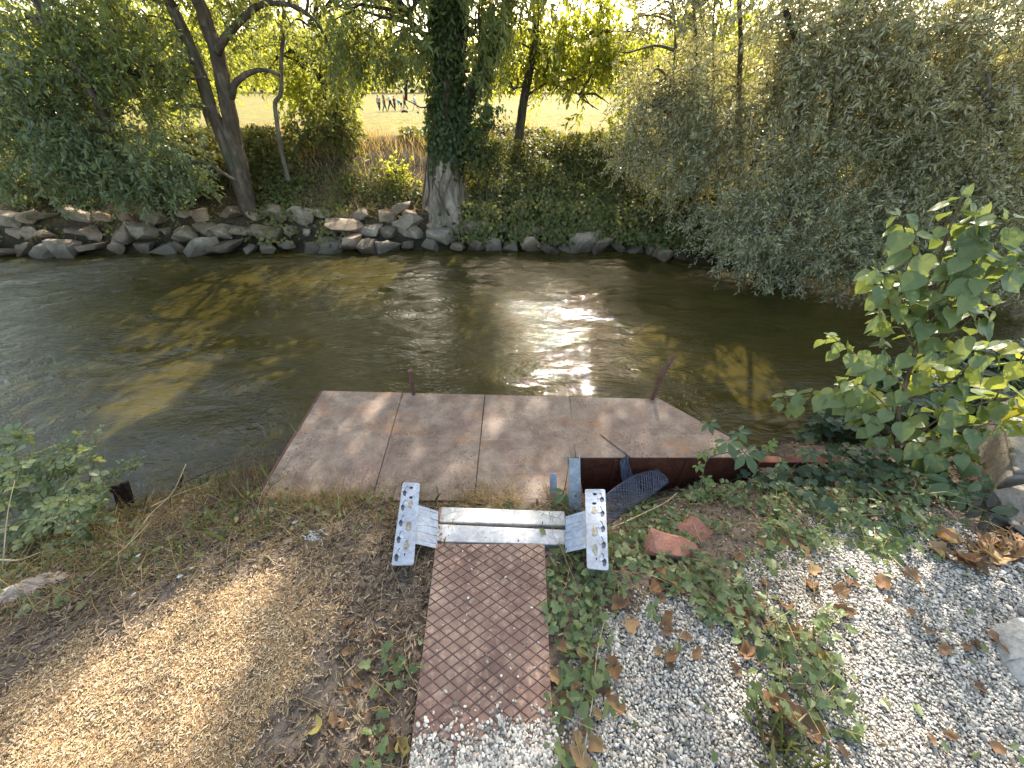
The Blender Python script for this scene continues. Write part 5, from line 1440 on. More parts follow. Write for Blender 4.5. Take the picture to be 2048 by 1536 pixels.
# --- virginia creepers
def creeper(label, vine, vz, leaves_, key, seed, lead=.1):
    rr = np.random.default_rng(seed)
    pts = [on_z(a, b, z) for (a, b), z in zip(vine, vz)]
    root = empty("creeper", pts[0], label, "creeper")
    gs, gl = Geo(), Geo()
    p = catmull(pts, 8); gs.tube(p, np.linspace(.0032, .0018, len(p)), 5)
    for px, py, z, sz, face in leaves_:
        c = on_z(px, py, z)
        j = np.argmin(np.linalg.norm(p - c, axis=1))
        D = unit(np.array([rr.normal() * .5, -.8, -.15 - .2 * rr.random()]))
        a = c
        gs.tube(catmull([p[j], (p[j] + a) / 2 + [0, 0, .02], a], 4), .0013, 4)
        tocam = unit(np.array([0, 0, CAM_Z]) - c)
        Nn = unit(tocam * face + np.array([0, 0, 1.0]) * .7 + rr.normal(size=3) * .2)
        gl.leaves([a], [D], [Nn], [sz], [sz * 1.0], PALM)
    gs.build("stem", STEM_DARK, root, sm=True)
    gl.build("leaves", NL[key], root)
    return root
creeper("dark green five-leaflet creeper hanging over the platform's pointed end", [(1560, 960), (1510, 930), (1480, 895), (1450, 865), (1420, 850)], [-.15, -.05, .0, .03, .03],
        [(1455, 882, .03, .10, .7), (1490, 905, .0, .115, .7), (1418, 845, .05, .07, .7), (1475, 862, .04, .075, .7), (1520, 900, -.03, .06, .6), (1620, 905, -.05, .075, .6), (1560, 925, -.06, .065, .6)], "creeper", 1)
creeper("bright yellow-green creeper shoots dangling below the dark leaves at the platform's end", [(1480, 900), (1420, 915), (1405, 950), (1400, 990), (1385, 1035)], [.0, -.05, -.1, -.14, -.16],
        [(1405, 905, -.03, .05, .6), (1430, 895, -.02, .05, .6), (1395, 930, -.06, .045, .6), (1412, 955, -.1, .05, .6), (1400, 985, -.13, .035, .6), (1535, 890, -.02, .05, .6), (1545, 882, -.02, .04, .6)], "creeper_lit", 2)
creeper("green five-leaflet creeper growing along the right edge of the walkway below the step", [(1110, 1085), (1150, 1120), (1200, 1160), (1260, 1190), (1300, 1220)], [-.08, -.06, -.05, -.05, -.05],
        [(1118, 1110, -.04, .085, .3), (1150, 1145, -.03, .09, .3), (1205, 1135, -.04, .085, .3), (1190, 1190, -.03, .085, .3), (1245, 1165, -.04, .07, .3), (1225, 1215, -.03, .075, .3), (1125, 1165, -.03, .06, .3), (1160, 1100, -.05, .07, .3), (1255, 1205, -.04, .055, .3), (1275, 1150, -.05, .05, .3), (1105, 1140, -.03, .05, .3), (1195, 1225, -.03, .05, .3)], "creeper", 3)
creeper("creeper with very large dark leaflets at the foot of the heart-leaved shrub", [(1850, 950), (1900, 965), (1940, 975), (1975, 1000)], [-.1, -.03, .0, .02],
        [(1905, 968, .04, .15, .5), (1872, 955, .02, .10, .5), (1930, 985, .05, .13, .5), (1960, 960, .08, .09, .5)], "creeper", 4)
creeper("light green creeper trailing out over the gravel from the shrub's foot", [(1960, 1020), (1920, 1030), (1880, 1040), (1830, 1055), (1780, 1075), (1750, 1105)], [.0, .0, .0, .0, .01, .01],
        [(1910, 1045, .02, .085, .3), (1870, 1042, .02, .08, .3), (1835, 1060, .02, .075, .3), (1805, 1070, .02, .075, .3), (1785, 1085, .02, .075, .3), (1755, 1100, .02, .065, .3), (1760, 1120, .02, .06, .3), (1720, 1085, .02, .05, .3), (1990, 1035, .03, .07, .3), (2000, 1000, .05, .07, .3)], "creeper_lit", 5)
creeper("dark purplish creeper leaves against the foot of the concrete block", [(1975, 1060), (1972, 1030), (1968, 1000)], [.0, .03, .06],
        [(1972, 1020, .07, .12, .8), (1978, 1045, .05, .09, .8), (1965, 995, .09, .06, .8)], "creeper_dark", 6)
creeper("small creeper sprouting at the step beside the upright bar", [(1120, 1000), (1130, 975), (1138, 925)], [-.13, -.08, .06], [(1132, 985, -.06, .10, .8), (1126, 1005, -.1, .06, .6), (1142, 915, .08, .035, .8), (1012, 1005, -.1, .045, .5), (1030, 1030, -.1, .05, .5)], "creeper", 7)

# --- bindweed and ivy sprawling over the ground (countless leaves)
P_VINE = world_poly([(1092, 1110), (1140, 1050), (1215, 1040), (1300, 950), (1400, 925), (1480, 930), (1600, 915), (1800, 945), (1840, 985), (1830, 1020), (1760, 1030), (1880, 1060), (1760, 1120), (1690, 1110), (1640, 1085), (1570, 1120), (1600, 1190), (1660, 1290), (1640, 1420), (1600, 1470), (1530, 1430), (1490, 1330), (1420, 1230), (1300, 1190), (1230, 1230), (1195, 1270), (1200, 1400), (1190, 1540), (1095, 1540), (1105, 1400), (1098, 1250)], -.05)
P_VINE2 = world_poly([(760, 1180), (850, 1150), (860, 1250), (835, 1400), (815, 1540), (690, 1540), (740, 1400), (770, 1300)], -.03)
rr = np.random.default_rng(71)
def ground_leaves(g, n, box, prob, L0, L1, tm, rr, wr=.85, hi=.05, tilt=.5):
    x = box[0] + rr.random(n) * (box[1] - box[0]); y = box[2] + rr.random(n) * (box[3] - box[2])
    k_ = (rr.random(n) < prob(x, y)) & visible(x, y, -.1, .1)
    x, y = x[k_], y[k_]; n = len(x); a = rr.random(n) * 6.283
    z = ground_z(x, y); k2 = z > -.72
    D = np.stack([np.cos(a), np.sin(a), rr.normal(size=n) * .25 - .1], -1); Nn = unit(np.stack([rr.normal(size=n) * tilt, rr.normal(size=n) * tilt - .25, np.ones(n)], -1))
    L = L0 + (L1 - L0) * rr.random(n) ** 1.5
    P = np.stack([x, y, z + .008 + hi * rr.random(n)], -1)
    g.leaves(P[k2], D[k2], Nn[k2], L[k2], (L * wr * (.8 + .4 * rr.random(n)))[k2], tm)
    return P
vp = lambda f: (lambda x, y: f * soft_in(x, y, P_VINE, .05, 33) * sstep(.28, .5, fbm(x, y, 4.5, 90)))
g = Geo()
pv = ground_leaves(g, 12000, (.1, 2.6, -.2, 1.75), vp(.75), .018, .046, IVY, rr, .8, .055)
pv2 = ground_leaves(g, 7000, (.1, 2.6, -.2, 1.75), vp(.6), .022, .05, FOLD, rr, .62, .05)
ground_leaves(g, 1700, (-.75, -.25, -.1, 1.0), lambda x, y: .35 * soft_in(x, y, P_VINE2, .04, 35) * (fbm(x, y, 6, 55) > .48), .02, .045, IVY, rr, .8, .035)
ground_leaves(g, 420, (.1, 2.3, -.05, 1.0), lambda x, y: .16 * np.ones_like(x), .02, .04, IVY, rr, .8, .02)
prop(g.build("bindweed", NL["vine"]), "sprawling bindweed and small vine leaves covering the ground right of the walkway", "ground cover", kind="stuff")
g = Geo()
P_IVY = world_poly([(1500, 925), (1640, 890), (1760, 850), (1800, 900), (1830, 960), (1770, 1000), (1660, 985), (1560, 1000), (1480, 985)], -.1)
ground_leaves(g, 5200, (.8, 3.2, 1.0, 2.4), lambda x, y: .8 * soft_in(x, y, P_IVY, .08, 36), .035, .075, IVY, rr, .9, .08)
P_IVY2 = [(2.1, 1.9), (2.9, 1.7), (4.2, 1.75), (4.6, 2.8), (3.6, 3.2), (2.6, 2.6)]
ground_leaves(g, 9000, (2.0, 4.8, 1.6, 3.4), lambda x, y: .8 * in_poly(x, y, P_IVY2), .05, .11, IVY, rr, .9, .30, .6)
prop(g.build("dark_ivy", NL["nearivy"]), "dark ivy spreading under the shrub and along the water's edge behind it", "ivy", kind="stuff")

# runners and dead stalks among the vines (countless)
g = Geo()
n = 1500
x = .15 + rr.random(n) * 2.2; y = -.1 + rr.random(n) * 1.75
k_ = (rr.random(n) < .35 + soft_in(x, y, P_VINE, .05, 33)) & (rr.random(n) < 1 - .93 * grav_mask(x, y) * (1 - soft_in(x, y, P_VINE, .05, 33))); x, y = x[k_], y[k_]; n = len(x)
a = rr.random(n) * 6.283; L = .05 + .22 * rr.random(n) ** 2
A0 = np.stack([x, y, ground_z(x, y) + .01 + .03 * rr.random(n)], -1); C0 = A0 + np.stack([np.cos(a) * L, np.sin(a) * L, 0 * a], -1); C0[:, 2] = ground_z(C0[:, 0], C0[:, 1]) + .012 + .05 * rr.random(n)
g.strands(A0, (A0 + C0) / 2 + np.stack([rr.normal(size=n) * .02, rr.normal(size=n) * .02, .015 + .03 * rr.random(n)], -1), C0, .0009 + .001 * rr.random(n))
n = 9500
x = -2.9 + rr.random(n) * 2.65; y = -.1 + rr.random(n) * 2.1
k_ = (rr.random(n) < .15 + .9 * sstep(.0, .35, (y - .62) + .28 * (-x - 1.2) * .8)) & (rr.random(n) < 1 - .95 * saw_mask(x, y)) & (ground_z(x, y) > -.74); x, y = x[k_], y[k_]; n = len(x)
a = rr.random(n) * 6.283; L = .04 + .22 * rr.random(n) ** 2; up = rr.random(n) ** 2 * .9
A0 = np.stack([x, y, ground_z(x, y)], -1); C0 = A0 + np.stack([np.cos(a) * L * (1 - up * .6), np.sin(a) * L * (1 - up * .6), L * up], -1); C0[:, 2] = np.maximum(C0[:, 2], ground_z(C0[:, 0], C0[:, 1]) + .008)
g.strands(A0, (A0 + C0) / 2 + np.stack([0 * a, 0 * a, .01 + .02 * rr.random(n)], -1), C0, .0008 + .0009 * rr.random(n))
prop(g.build("dead_stalks", LM["straw"]), "dry stalks and runners lying over the soil and among the vines", "stalks", kind="stuff")
# green grass tufts and weeds on the left slope and by the platform edge
g = Geo()
n = 9000
x = -3.2 + rr.random(n) * 2.95; y = .2 + rr.random(n) * 1.6
band = .10 * np.exp(-((y - (1.24 + .0 * x)) / .06) ** 2) * (x > -1.4) + .30 * sstep(.0, .3, (y - .75) + .30 * (-x - 1.2)) * (x < -.9)
band = band * sstep(.40, .58, fbm(x, y, 3.5, 44))
k_ = (rr.random(n) < band) & (ground_z(x, y) > -.7); x, y = x[k_], y[k_]; n = len(x)
P = np.stack([x, y, np.maximum(ground_z(x, y), np.where((x > -1.36) & (x < .3) & (y > 1.22), PZ, -9)) - .003], -1)
D = unit(np.stack([rr.normal(size=n) * .5, rr.normal(size=n) * .5, np.ones(n)], -1)); L = .04 + .11 * rr.random(n) ** 2
g.leaves(P, D, unit(rr.normal(size=(n, 3))), L, .003 + .003 * rr.random(n), FOLD)
ground_leaves(g, 5000, (-3.2, -.6, .3, 1.9), lambda x, y: .55 * sstep(.0, .3, (y - .72) + .30 * (-x - 1.2)) * sstep(.45, .6, fbm(x, y, 3, 47)), .018, .045, FOLD, rr, .6, .07, .7)
n = 900
x = .75 + rr.random(n) * .6; y = -.05 + rr.random(n) * .35
k_ = fbm(x, y, 4, 3) > .5; x, y = x[k_], y[k_]; n = len(x)
D = unit(np.stack([rr.normal(size=n) * .8, rr.normal(size=n) * .8, np.ones(n)], -1)); L = .04 + .08 * rr.random(n)
g.leaves(np.stack([x, y, ground_z(x, y)], -1), D, unit(rr.normal(size=(n, 3))), L, .003, FOLD)
prop(g.build("weeds", NL["weed"]), "short grass and low weeds on the left slope and by the platform edge", "weeds", kind="stuff")
# straw tufts at the platform edge
g = Geo()
n = 4200
x = -1.45 + rr.random(n) * 1.8; y = 1.20 + rr.normal(size=n) * .06
k_ = fbm(x, y, 6, 94) > .45; x, y = x[k_], y[k_]; n = len(x)
D = unit(np.stack([rr.normal(size=n) * .8, rr.normal(size=n) * .8, .7 + .3 * rr.normal(size=n)], -1)); L = .03 + .11 * rr.random(n) ** 2
P = np.stack([x, y, np.maximum(ground_z(x, y), PZ - .004)], -1)
g.leaves(P, D, unit(rr.normal(size=(n, 3))), L, .0022 + .0018 * rr.random(n), KITE)
prop(g.build("straw_tufts", LM["straw"]), "dry grass tufts growing over the near edge of the platform", "grass", kind="stuff")
# debris along the left of the platform
g = Geo()
n = 420
x = -1.75 + rr.random(n) * .45; y = 1.2 + rr.random(n) * .95
A0 = np.stack([x, y, np.maximum(ground_z(x, y), WATER_Z) + .01], -1); a = rr.normal(size=n) * .7 + 2.2; L = .06 + .25 * rr.random(n) ** 2
C0 = A0 + np.stack([np.cos(a) * L, np.sin(a) * L, .02 + .05 * rr.random(n)], -1)
g.strands(A0, (A0 + C0) / 2 + [0, 0, .01], C0, .0015 + .002 * rr.random(n))
prop(g.build("twigs", STEM_DARK), "dark twigs and flotsam caught beside the platform's left edge", "twigs", kind="stuff")

# --- brambles and tall stalks at the left
def bramble(label, arcs, seed, key="bramble", lf=(.05, .085), n=10, tm=TRI, stem=STEM_GREEN, name="bramble", cat="bramble"):
    rr = np.random.default_rng(seed)
    root = empty(name, on_z(*arcs[0][0][0], -.35), label, cat)
    gs, gl = Geo(), Geo()
    for px, zs_ in arcs:
        p = catmull([on_z(a, b, z) for (a, b), z in zip(px, zs_)], 8)
        gs.tube(p, np.linspace(.0038, .0016, len(p)), 5)
        for i in range(n):
            t = (.15 + .85 * i / (n - 1)) * (len(p) - 1); a = int(min(t, len(p) - 2)); q = p[a] + (p[a + 1] - p[a]) * (t - a)
            lat = unit(np.cross(unit(p[a + 1] - p[a]), [0, 0, 1.0]) * (1 if i % 2 else -1) + rr.normal(size=3) * .4 + [0, 0, .3])
            pt = q + lat * (.02 + .03 * rr.random())
            gs.tube([q, (q + pt) / 2 + [0, 0, .005], pt], .001, 4)
            L = (lf[0] + (lf[1] - lf[0]) * rr.random()) * (1 - .3 * i / n)
            gl.leaves([pt], [unit(lat + [0, 0, -.2])], [unit([0, -.3, 1] + rr.normal(size=3) * .35)], [L], [L], tm)
    gs.build("stem", stem, root, sm=True); gl.build("leaves", NL[key], root)
bramble("leafy green bramble filling the left edge above the water", [([(-60, 1060), (20, 1000), (60, 940), (80, 900)], [-.4, -.25, -.15, -.1]), ([(-40, 1100), (60, 1040), (110, 985), (150, 950)], [-.45, -.3, -.2, -.2]), ([(-20, 1150), (50, 1080), (90, 1040), (110, 1010)], [-.4, -.28, -.2, -.2]),
     ([(-100, 980), (0, 930), (40, 880), (45, 860)], [-.4, -.15, -.05, 0]), ([(-80, 1020), (0, 960), (60, 935), (110, 930)], [-.4, -.2, -.2, -.25]), ([(0, 1120), (100, 1040), (180, 985), (215, 960)], [-.45, -.35, -.3, -.3]), ([(-90, 1150), (0, 1030), (30, 970), (40, 930)], [-.4, -.2, -.1, -.1]), ([(-90, 930), (-30, 900), (10, 880), (30, 900)], [-.5, -.3, -.3, -.3]),
     ([(-60, 1000), (70, 955), (130, 925), (170, 930)], [-.5, -.4, -.38, -.4])], 1, n=13)
rb = np.random.default_rng(66)
arcs = []
for _ in range(26):
    x0, y0 = -130 + 250 * rb.random(), 985 + 150 * rb.random()
    x1, y1 = min(x0 + 40 + 130 * rb.random(), 185), y0 - 40 - 90 * rb.random()
    z0 = -.5 + .12 * rb.random(); z1 = z0 + .15 + .25 * rb.random()
    arcs.append(([(x0, y0), ((x0 + x1) / 2 - 12, (y0 + y1) / 2 - 25), (x1, y1), (x1 + 25, y1 + 8)], [z0, (z0 + z1) / 2 + .06, z1, z1 - .05]))
bramble("dense lower mass of bramble leaves left of the dark stakes", arcs, 11, lf=(.028, .055), n=15)
bramble("finer bramble shoots reaching over the water right of the big bramble", [([(120, 1040), (190, 980), (240, 940), (275, 920)], [-.55, -.4, -.35, -.35]), ([(120, 1000), (140, 940), (150, 900), (160, 880)], [-.55, -.35, -.25, -.2]), ([(160, 1010), (185, 940), (190, 890), (185, 860)], [-.55, -.35, -.25, -.18]), ([(200, 1000), (240, 950), (265, 925), (285, 930)], [-.6, -.42, -.4, -.42]), ([(100, 1020), (110, 960), (125, 920), (140, 905)], [-.5, -.35, -.3, -.28])],
     2, lf=(.025, .045), n=14, tm=TRI)
bramble("low weedy bramble among the stalks at the far left", [([(-20, 1240), (60, 1215), (130, 1195), (180, 1180)], [-.12, -.1, -.1, -.12]), ([(0, 1200), (30, 1160), (70, 1120), (120, 1100)], [-.2, -.15, -.18, -.2]), ([(-20, 1270), (40, 1250), (90, 1235), (150, 1215)], [-.1, -.06, -.06, -.08])], 3, lf=(.025, .045), n=9)
bramble("low green weeds on the slope between the white scraps and the platform corner", [([(430, 1120), (460, 1090), (500, 1075), (530, 1070)], [-.1, -.08, -.08, -.1]), ([(320, 1110), (360, 1085), (400, 1075), (440, 1060)], [-.25, -.2, -.2, -.2]), ([(380, 1100), (410, 1050), (450, 1020), (480, 1010)], [-.22, -.2, -.2, -.2])], 4, lf=(.02, .035), n=9, key="weed")
for px, zs_, r, lb in (([(158, 1205), (240, 1110), (300, 1030), (345, 985), (372, 928)], [-.2, -.2, -.2, -.18, -.1], .0035, "long straw stalk slanting towards the water, the tallest one by the stakes"),
                       ([(115, 1235), (160, 1170), (250, 1095), (300, 1045)], [-.08, -.1, -.12, -.1], .003, "straw stalk lying lower, alongside the tallest slanting one"),
                       ([(140, 1085), (165, 1010), (160, 970), (153, 950)], [-.35, -.3, -.25, -.2], .004, "bent yellow stalk curving up in front of the stakes"),
                       ([(10, 1115), (70, 1095), (150, 1060), (240, 1020), (300, 995)], [-.25, -.25, -.3, -.35, -.4], .003, "thin brown bramble cane crossing in front of the stakes"),
                       ([(0, 1120), (40, 1120), (80, 1105), (105, 1100)], [-.22, -.2, -.2, -.22], .005, "thick yellow-green cane lying at the left edge"),
                       ([(5, 1140), (15, 1030), (30, 960)], [-.2, -.05, .03], .0025, "upright straw stalk in front of the big bramble's leaves"),
                       ([(300, 1015), (330, 1000), (365, 985), (420, 965)], [-.42, -.42, -.4, -.36], .004, "yellow cane at the tip of the dirt bank beside the wooden peg"),
                       ([(345, 975), (450, 930), (520, 915), (570, 905)], [-.55, -.5, -.5, -.5], .005, "dark branch lying along the dirt bank towards the platform"),
                       ([(380, 1130), (330, 1105), (270, 1090), (180, 1080)], [-.15, -.2, -.25, -.28], .003, "pale stalk lying across the slope above the narrow white shard"),
                       ([(1225, 1055), (1280, 1030), (1330, 1005), (1355, 985)], [-.06, -.1, -.14, -.15], .003, "straight straw stalk lying across the vines below the mesh sleeve"),
                       ([(1100, 1290), (1170, 1255), (1240, 1215), (1290, 1175)], [.0, .0, -.02, -.02], .0025, "long brown stalk leaning from the walkway edge through the creeper"),
                       ([(1165, 1520), (1185, 1400), (1195, 1300), (1215, 1220)], [.03, .04, .05, .03], .0022, "thin pale stalk standing beside the lower right walkway edge"),
                       ([(1560, 1480), (1600, 1440), (1640, 1400), (1670, 1370)], [.02, .04, .05, .05], .003, "pale straw stalk lying on the gravel near the bottom leaves")):
    p = [on_z(a, b, z) for (a, b), z in zip(px, zs_)]
    root = empty("stalk", p[0], lb, "stalk", "single stalks on the near bank")
    g = Geo(); c = catmull(p, 6); c[:, 2] = np.maximum(c[:, 2], np.maximum(ground_z(c[:, 0], c[:, 1]), WATER_Z) + r); g.tube(c, np.linspace(r, r * .45, len(c)), 5)
    g.build("stem", STEM_DARK if ("dark" in lb or "brown" in lb) else STEM_STRAW, root, sm=True)

# --- big fallen leaves, one by one
MAT_DRY = []
for nm, cs in (("dry_leaf_tan", [(.30, .19, .10), (.40, .26, .14)]), ("dry_leaf_brown", [(.19, .10, .055), (.28, .16, .09)]), ("dry_leaf_dark", [(.085, .05, .032), (.14, .085, .055)]), ("dry_leaf_yellow", [(.42, .33, .10), (.36, .30, .12)])):
    MAT_DRY.append(leaf_mat(nm, cs, (.5, .3, .12), .2, .65, .25))
rl = np.random.default_rng(8)
def dry_mesh(seed, mat):
    r_ = np.random.default_rng(seed)
    k = 16
    th = np.linspace(0, 2 * np.pi, k, endpoint=False)
    rad = 1 + .18 * np.cos(5 * th + r_.random()) + .14 * r_.normal(size=k) * .6
    rings = []
    curl = .5 + .6 * r_.random()
    for f in (1.0, .62, .28):
        x = np.cos(th) * rad * f * .5; y = np.sin(th) * rad * f * .36 * (.8 + .4 * r_.random())
        z = curl * (y ** 2) * 2.2 + .18 * x * x + .05 * np.sin(7 * x + 5 * y + seed) - .02
        rings.append(np.stack([x, y, z], -1))
    co = np.concatenate(rings + [np.array([[0, 0, -.02]])])
    f = []
    for a in range(2):
        for i in range(k): f.append((a * k + i, a * k + (i + 1) % k, (a + 1) * k + (i + 1) % k, (a + 1) * k + i))
    for i in range(k): f.append((2 * k + i, 2 * k + (i + 1) % k, 3 * k))
    g = Geo(); g.faces(co, f)
    st = np.array([[-.5, 0, .05], [-.62, .02, .08], [-.8, .06, .12]]); g.tube(st, .012, 4)
    return g.mesh("fallen_leaf", mat, True)
DRY = [[dry_mesh(10 * m + i, MAT_DRY[m]) for i in range(4)] for m in range(4)]
def fallen(px, py, size, m, label, group=None, z=None, rz=None):
    c = on_z(px, py, 0.0); c = on_z(px, py, float(ground_z(c[0], c[1])) + .012) if z is None else on_z(px, py, z)
    o = bpy.data.objects.new("fallen_leaf", DRY[m][int(rl.integers(4))])
    COL.objects.link(o)
    o.location = [float(v) for v in c]; o.scale = (size, size, size * (.8 + .5 * rl.random()))
    o.rotation_euler = (rl.normal() * .3, rl.normal() * .3, rl.random() * 6.28 if rz is None else rz)
    return prop(o, label, "leaf", group)
GL = "big fallen leaves"
for px, py, s, m, lb in ((1342, 1165, .11, 0, "largest pale tan fallen leaf, curled on the gravel's edge below the bricks"), (1315, 1178, .07, 1, "brown fallen leaf touching the left side of the largest tan leaf"), (1262, 1250, .07, 0, "tan fallen leaf on bare soil below the walkway creeper"),
        (1240, 1208, .07, 1, "folded brown leaf standing under the walkway creeper's last leaves"), (1560, 1418, .10, 1, "long curled brown leaf near the bottom among the vine leaves"), (1605, 1448, .11, 1, "long brown leaf just below and right of another curled brown leaf"), (1600, 1270, .08, 0, "tan leaf lying along the right edge of the vine patch"),
        (1625, 1305, .06, 0, "tan leaf at the gravel edge below the vine patch's widest part"), (1545, 1485, .06, 2, "small dark rolled leaf on the gravel at the bottom"), (1648, 1312, .06, 3, "yellowish oval leaf standing on the gravel beside the vine patch"), (1795, 1018, .07, 1, "triangular brown leaf in front of the whitish broken stone"),
        (1875, 1103, .07, 3, "flat pale green-yellow leaf alone on the gravel below the trailing creeper"), (630, 1455, .07, 3, "yellow-tan leaf lying on the dark litter left of the walkway's foot"), (805, 1492, .05, 3, "small yellow leaf against the walkway's lower left edge"), (1165, 1310, .05, 3, "narrow yellow leaf among the green leaves right of the walkway"),
        (1820, 1150, .06, 1, "curled tan-brown leaf on gravel near the creeper's tip"), (1475, 1240, .09, 1, "wrinkled brown leaf inside the vine patch above the gravel island"), (1435, 1175, .07, 0, "pale tan leaf within the vines right of the largest tan leaf"), (1680, 1180, .06, 1, "orange-brown leaf alone on the gravel right of the vine patch"),
        (1690, 1222, .06, 2, "dark brown curled leaf alone on the gravel right of the vine patch"), (1370, 1275, .05, 1, "small orange leaf on the gravel island"), (2000, 1285, .08, 1, "brown leaf on the gravel above the big pale boulder"), (1765, 1165, .06, 1, "brown leaf with a twig on the sunlit gravel")):
    fallen(px, py, s, m, lb, GL)
for i in range(26):
    fallen(1880 + rl.random() * 170, 1060 + rl.random() * 75, .05 + .05 * rl.random(), int(rl.choice([0, 1, 1, 2])), "dry leaf in the drift of dead leaves at the foot of the concrete block", "leaves drifted against the concrete block")
for i in range(34):
    fallen(1660 + rl.random() * 190, 945 + rl.random() * 60, .045 + .045 * rl.random(), int(rl.choice([1, 1, 2, 0])), "dry brown leaf in the litter around the whitish broken stone", "leaves round the broken stone")
for i in range(40):
    fallen(1300 + rl.random() * 330, 1080 + rl.random() * 260, .03 + .04 * rl.random(), int(rl.choice([0, 1, 1, 2])), "dry brown leaf caught among the bindweed right of the walkway", "leaves among the bindweed")
for i in range(24):
    fallen(640 + rl.random() * 180, 1240 + rl.random() * 290, .02 + .025 * rl.random(), int(rl.choice([1, 2, 2])), "dark dry leaf in the litter left of the walkway", "leaves left of the walkway")
for i in range(22):
    fallen(1105 + rl.random() * 130, 1270 + rl.random() * 250, .03 + .045 * rl.random(), int(rl.choice([0, 1, 2])), "dry leaf among the weeds along the walkway's right edge", "leaves along the walkway's right edge")
for i in range(16):
    fallen(1560 + rl.random() * 440, 1160 + rl.random() * 350, .025 + .03 * rl.random(), int(rl.choice([1, 2, 2])), "small brown leaf scrap lying on the open gravel", "leaf scraps on the gravel")

# ------------------------------------------------------------------ people in the field
SKIN = plain("skin", (.48, .30, .21), .6, 0, .08); 
def cloth(name, c): return plain(name, c, .85, 0, .12, 20)
CL = {"white": cloth("white_cloth", (.86, .86, .86)), "navy": cloth("navy_cloth", (.03, .035, .055)), "black": cloth("black_cloth", (.02, .02, .022)), "blue": cloth("blue_cloth", (.03, .30, .55)), "red": cloth("red_cloth", (.50, .05, .05)), "olive": cloth("olive_cloth", (.09, .10, .06)), "grey": cloth("grey_cloth", (.36, .36, .37)),
      "blond": cloth("blond_hair", (.62, .45, .22)), "dark": cloth("dark_hair", (.04, .028, .02)), "pale": cloth("pale_hat", (.75, .70, .62))}
def skin_obj(name, verts, edges, rad, mat, parent, loc):
    me = bpy.data.meshes.new(name); me.from_pydata([tuple(v) for v in verts], edges, []); me.materials.append(mat)
    o = bpy.data.objects.new(name, me); COL.objects.link(o); o.parent = parent; o.location = (0, 0, 0)
    sk = o.modifiers.new("skin", 'SKIN'); sk.use_smooth_shade = True
    sv = me.skin_vertices[0].data
    for i, r_ in enumerate(rad): sv[i].radius = (r_, r_) if np.isscalar(r_) else r_
    sv[0].use_root = True
    o.modifiers.new("smooth", 'SUBSURF').levels = 1; o.modifiers["smooth"].render_levels = 2
    return o
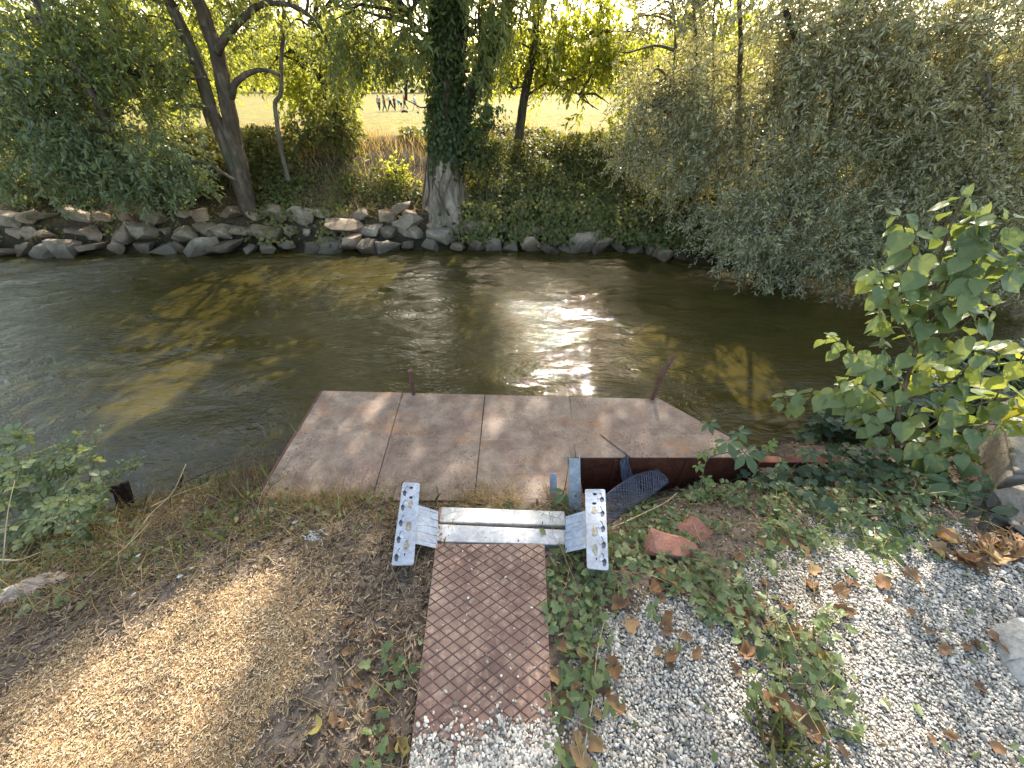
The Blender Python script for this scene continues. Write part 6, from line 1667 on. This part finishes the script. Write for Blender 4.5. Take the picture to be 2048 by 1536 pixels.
def person(label, px, py_feet, py_head, top, bottom, hair, rz, stride, bend=0.0, arms=((.25, -.2), (-.2, .1)), shorts=False, hat=False):
    yd = 42.0
    for _ in range(30):
        p = on_y(px, py_feet, yd); e = p[2] - ground_z(p[0], p[1]); yd = yd + float(e) * 10
    base = on_y(px, py_feet, yd); base[2] = ground_z(base[0], base[1])
    H = on_y(px, py_head, yd)[2] - base[2]
    H = H / (1 - .38 * bend)
    root = empty("person", base, label, "person", "children in the field", rz)
    u = H / 1.75
    s, b = stride, bend
    hip = np.array([0, 0, .92]); dirv = np.array([math.sin(b * 1.5), 0, math.cos(b * 1.5)])
    ch = hip + dirv * .30; nk = hip + dirv * .52; hd = hip + dirv * .66 + [.02, 0, 0]; tp = hip + dirv * .80 + [.01, 0, 0]
    sh = [nk + [0, .17, 0] - dirv * .05, nk + [0, -.17, 0] - dirv * .05]
    V = [hip, ch, nk, hd, tp]; E = [(0, 1), (1, 2), (2, 3), (3, 4)]; Rr = [.13, .14, .06, .095, .07]
    limbs = {}
    for k_, sd in ((0, 1), (1, -1)):
        a, bb = arms[k_]
        el = sh[k_] + np.array([a * .27, sd * .06, -.27 * math.cos(a)]); ha = el + np.array([(a + bb) * .25, sd * .02, -.25 * math.cos(a + bb)]); fi = ha + (ha - el) * .3
        i = len(V); V += [sh[k_], el, ha, fi]; E += [(1, i), (i, i + 1), (i + 1, i + 2), (i + 2, i + 3)]; Rr += [.055, .042, .03, .025]
        th = s * (1 if k_ == 0 else -1)
        hp = hip + [0, sd * .095, -.06]; kn = hp + np.array([math.sin(th) * .43, sd * .01, -.43 * math.cos(th)]); an = kn + np.array([math.sin(th - .25 * (th < 0) * 1.5) * .40, 0, -.40 * math.cos(th)])
        an[2] = max(an[2], .05); toe = an + [.15, 0, -.02]; toe[2] = .03
        i = len(V); V += [hp, kn, an, toe]; E += [(0, i), (i, i + 1), (i + 1, i + 2), (i + 2, i + 3)]; Rr += [.085, .058, .042, .035]
        limbs[k_] = (sh[k_], el, hp, kn, an)
    sc = lambda A: [np.asarray(v) * [u * 1.15, u * 1.3, u] for v in A]
    skin_obj("body", sc(V), E, [r_ * u for r_ in Rr], SKIN, root, base)
    T = [hip + [0, 0, .02], ch, nk - dirv * .04, limbs[0][0], limbs[0][0] * .45 + limbs[0][1] * .55, limbs[1][0], limbs[1][0] * .45 + limbs[1][1] * .55]
    skin_obj("shirt", sc(T), [(0, 1), (1, 2), (1, 3), (3, 4), (1, 5), (5, 6)], [1.2 * r_ * u for r_ in (.15, .165, .085, .075, .065, .075, .065)], top, root, base)
    q = .55 if shorts else .95
    Bt = [hip] + [x for k_ in (0, 1) for x in (limbs[k_][2], limbs[k_][3] * (q if q < .9 else 1) + limbs[k_][2] * (1 - q if q < .9 else 0))]
    BE = [(0, 1), (1, 2), (0, 3), (3, 4)]; BR = [.145, .10, .078, .10, .078]
    if not shorts:
        Bt += [limbs[0][4], limbs[1][4]]; BE += [(2, 5), (4, 6)]; BR += [.055, .055]
    skin_obj("trousers", sc(Bt), BE, [r_ * u for r_ in BR], bottom, root, base)
    Hh = [hd + [-.03, 0, .02], tp + [-.015, 0, .035]]
    if hat: Hh += [tp + [.13, 0, .0]]
    skin_obj("hair", sc(Hh), [(0, 1)] + ([(1, 2)] if hat else []), [r_ * u for r_ in ((.125, .10) + ((.03,) if hat else ()))], hair, root, base)
person("person at the left end of the group, dark clothes, partly behind leaves", 760, 222, 190, CL["grey"], CL["navy"], CL["dark"], 1.4, .25)
person("person in dark olive clothes standing with legs apart, second from the left", 771, 223, 183, CL["olive"], CL["olive"], CL["dark"], .3, .16)
person("person in a white shirt and dark trousers striding forward", 783, 222, 184, CL["white"], CL["navy"], CL["pale"], 3.3, .38, arms=((.5, .6), (.3, .5)))
person("person in a dark outfit just behind the bending child in blue", 791, 221, 192, CL["black"], CL["black"], CL["dark"], 1.0, .12)
person("person in a blue shirt and dark shorts bending forwards", 804, 222, 199, CL["blue"], CL["black"], CL["blond"], 3.2, .1, .62, ((-.2, .0), (-.1, .1)), True)
person("person in a red top and dark leggings with a pale cap", 811, 219, 187, CL["red"], CL["black"], CL["pale"], 3.1, .2, 0, ((.1, .1), (.15, .1)), False, True)
person("fair-haired person in a white shirt walking at the right end of the group", 832, 221, 187, CL["white"], CL["grey"], CL["blond"], 3.0, .3, 0, ((.3, .7), (.2, .6)), True)
c = on_y(809, 221, 40.5); c[2] = ground_z(c[0], c[1])
root = empty("bag", c, "small dark bag on the ground at the bending child's feet", "bag")
g = Geo(); g.tube(catmull([[c[0] - .22, c[1], c[2] + .02], [c[0] - .2, c[1], c[2] + .10], [c[0], c[1], c[2] + .13], [c[0] + .2, c[1], c[2] + .09], [c[0] + .22, c[1], c[2] + .02]], 4), .08, 8)
g.build("sack", CL["black"], root, sm=True)
